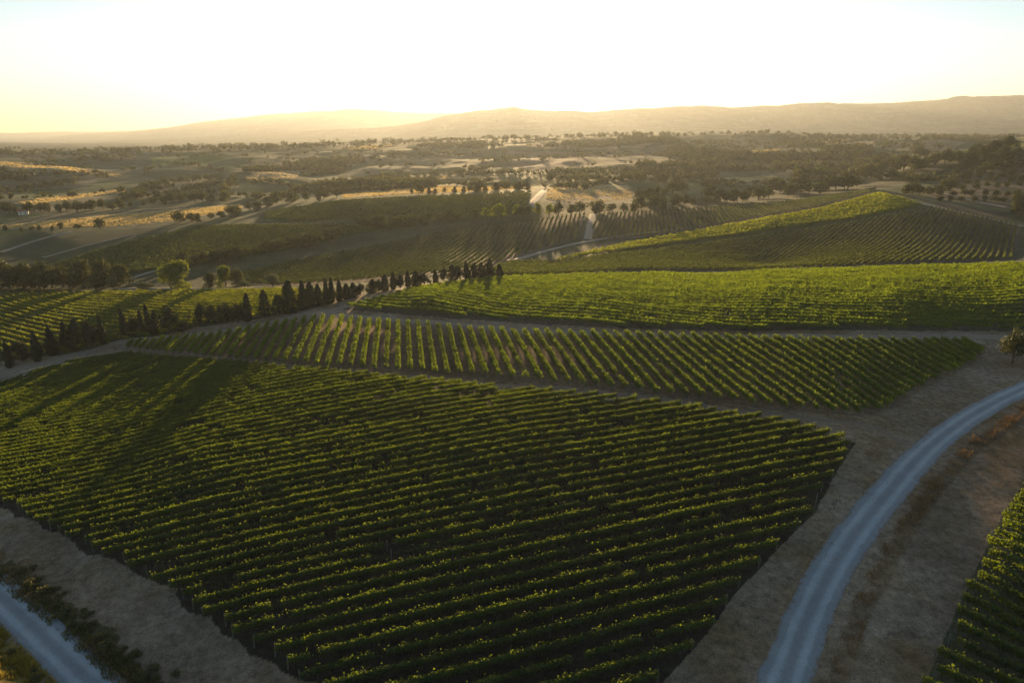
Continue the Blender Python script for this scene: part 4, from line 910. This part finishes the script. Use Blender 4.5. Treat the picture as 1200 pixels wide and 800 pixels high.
# standing dry grass of the golden fields, backlit by the low sun
M_FARGRASS = leaf_material('far_dry_grass', (.30, .22, .09), (.48, .36, .15), (.70, .52, .19), 0.5, nscale=0.03)
V_, F_, T_, nv_ = [], [], [], 0
for poly, step, w, h in [([(0, 265), (60, 259), (150, 251), (280, 240), (284, 243), (210, 258), (140, 265), (60, 267), (0, 268)], 1.25, .9, .5), ([(400, 229), (450, 223), (520, 218), (600, 218), (625, 221), (560, 224), (470, 228), (404, 232)], 2.0, 1.1, .6),
                         ([(640, 221), (700, 216), (740, 219), (740, 232), (690, 238), (640, 234)], 2.2, 1.0, .5), ([(830, 210), (870, 208), (905, 207), (900, 212), (860, 215), (820, 215)], 2.4, 1.2, .6), ([(15, 238), (60, 231), (100, 227), (148, 221), (146, 225), (90, 233), (40, 240)], 2.6, 1.4, .7),
                         ([(0, 189), (40, 192), (90, 197), (135, 203), (152, 206), (145, 209), (100, 203), (50, 197), (0, 196)], 3.2, 1.8, .9), ([(285, 209), (300, 207), (325, 209), (340, 215), (330, 217), (300, 212)], 3.0, 1.7, .8), ([(290, 200), (330, 190), (355, 200), (345, 210), (300, 208)], 4.5, 1.6, .8),
                         ([(468, 211), (510, 207), (560, 206), (572, 209), (520, 210), (480, 213)], 3.2, 1.7, .8), ([(400, 173), (440, 170), (462, 170), (440, 175), (410, 176)], 5, 2.8, 1.2), ([(850, 183), (890, 176), (915, 175), (900, 180), (865, 184)], 4, 2.2, 1.0), ([(915, 167), (950, 163), (995, 164), (975, 170), (930, 171)], 5, 2.8, 1.2),
                         ([(870, 184), (920, 182), (950, 185), (975, 192), (940, 194), (900, 189)], 3.4, 1.9, .9), ([(1120, 179), (1160, 169), (1210, 159), (1210, 172), (1170, 175), (1130, 182)], 2.4, 1.2, .6), ([(1160, 194), (1210, 187), (1210, 193), (1170, 197)], 2.2, 1.1, .6)]:
    P = poly_at(poly, 4); lo, hi = P.min(0), P.max(0); n = int(min(26000, (hi[0] - lo[0]) * (hi[1] - lo[1]) / step ** 2))
    x = RNG.uniform(lo[0], hi[0], n); y = RNG.uniform(lo[1], hi[1], n); m = inside(P, x, y) & (vnoise(x / 25, y / 25, 99) > -.6); x, y = x[m], y[m]
    v, f = blades(x, y, h * RNG.uniform(.5, 1.2, len(x)), w * RNG.uniform(.6, 1.2), h * .4)
    V_.append(v); F_.append(f + nv_); nv_ += len(v); T_.append(np.clip(.5 + .3 * vnoise(x / 30, y / 12, 98) + .15 * RNG.normal(size=len(x)), 0, 1))
me = mesh_np('dry_field_grass', np.concatenate(V_), np.concatenate(F_), 4, [M_FARGRASS], None, {'tint': ('FACE', 'FLOAT', np.concatenate(T_))})
tag(link('dry_field_grass', me), 'standing dry grass glowing gold on the far fields', 'grass', kind='stuff')
# leafy weeds and bushes at the left verge
def weed_proto(seed, mat):
    rs = random.Random(seed)
    blobs = [(rs.uniform(-.3, .3), rs.uniform(-.3, .3), rs.uniform(.25, .6), rs.uniform(.2, .36)) for _ in range(7)]
    v, f, t = crown_cards(blobs, 420, .07)
    v[:, 2] = np.clip(v[:, 2], .01, 1.1)
    return mesh_np('weed_bush', v, f, 4, [mat], None, {'tint': ('FACE', 'FLOAT', t)})
WEEDS = [weed_proto(s, M_GRASS) for s in range(4)]
GOLDW = [weed_proto(s, M_GOLDGRASS) for s in range(10, 12)]
L = line_at([(5, 664), (45, 688), (80, 715), (115, 742), (160, 775), (225, 818)], 5)
nb = 46
for k in range(nb):
    t = (k + random.uniform(.2, .8)) / nb * (len(L) - 1); i = int(t); q = L[i] + (L[min(i + 1, len(L) - 1)] - L[i]) * (t - i)
    x, y = q[0] + random.uniform(-1.3, 1.5), q[1] + random.uniform(-1.2, 1.4)
    o = link('weed_bush', random.choice(WEEDS), loc=(x, y, float(hz(x, y)) - .05)); s = random.uniform(.5, 1.35); o.scale = (s * 1.2, s * 1.2, s * random.uniform(.7, 1.0)); o.rotation_euler = (0, 0, random.uniform(0, 6))
    tag(o, f'leafy green weed clump on the left road verge, {ordinal(k + 1)} from the upper left', 'bush', 'weed clumps on the left verge')
for k in range(9):
    u_ = random.uniform(0, 50); q = at(u_, 742 + u_ * .9 + random.uniform(0, 40))
    o = link('weed_bush', random.choice(WEEDS + GOLDW), loc=(q[0], q[1], q[2] - .05)); s = random.uniform(.5, 1.0); o.scale = (s * 1.2, s * 1.2, s * .8); o.rotation_euler = (0, 0, random.uniform(0, 6))
    tag(o, 'low weed clump among the golden grass in the bottom left corner', 'bush', 'weed clumps in the golden grass')

# ------------------------------------------------------------------ haze: one even body of air round everything
x0, x1, y0, y1 = -21500, 21500, -200, 16500
z0, z1 = float(ZZ.min()) - 1.0, float(ZZ.max()) + 25.0
v = np.array([(x, y, z) for z in (z0, z1) for x, y in ((x0, y0), (x1, y0), (x1, y1), (x0, y1))], float)
f = np.array([(3, 2, 1, 0), (4, 5, 6, 7), (0, 1, 5, 4), (1, 2, 6, 5), (2, 3, 7, 6), (3, 0, 4, 7)])
nt = NT('haze_air')
pv = nt.n('ShaderNodeVolumePrincipled'); pv.inputs['Color'].default_value = (.46, .50, .53, 1); pv.inputs['Density'].default_value = HAZE_DENSITY; pv.inputs['Anisotropy'].default_value = 0.50
nt.l(pv.outputs[0], nt.out.inputs['Volume'])
o = link('haze', mesh_np('haze', v, f, 4, [nt.m])); o['kind'] = 'stuff'; o['label'] = 'golden evening haze over the whole valley'
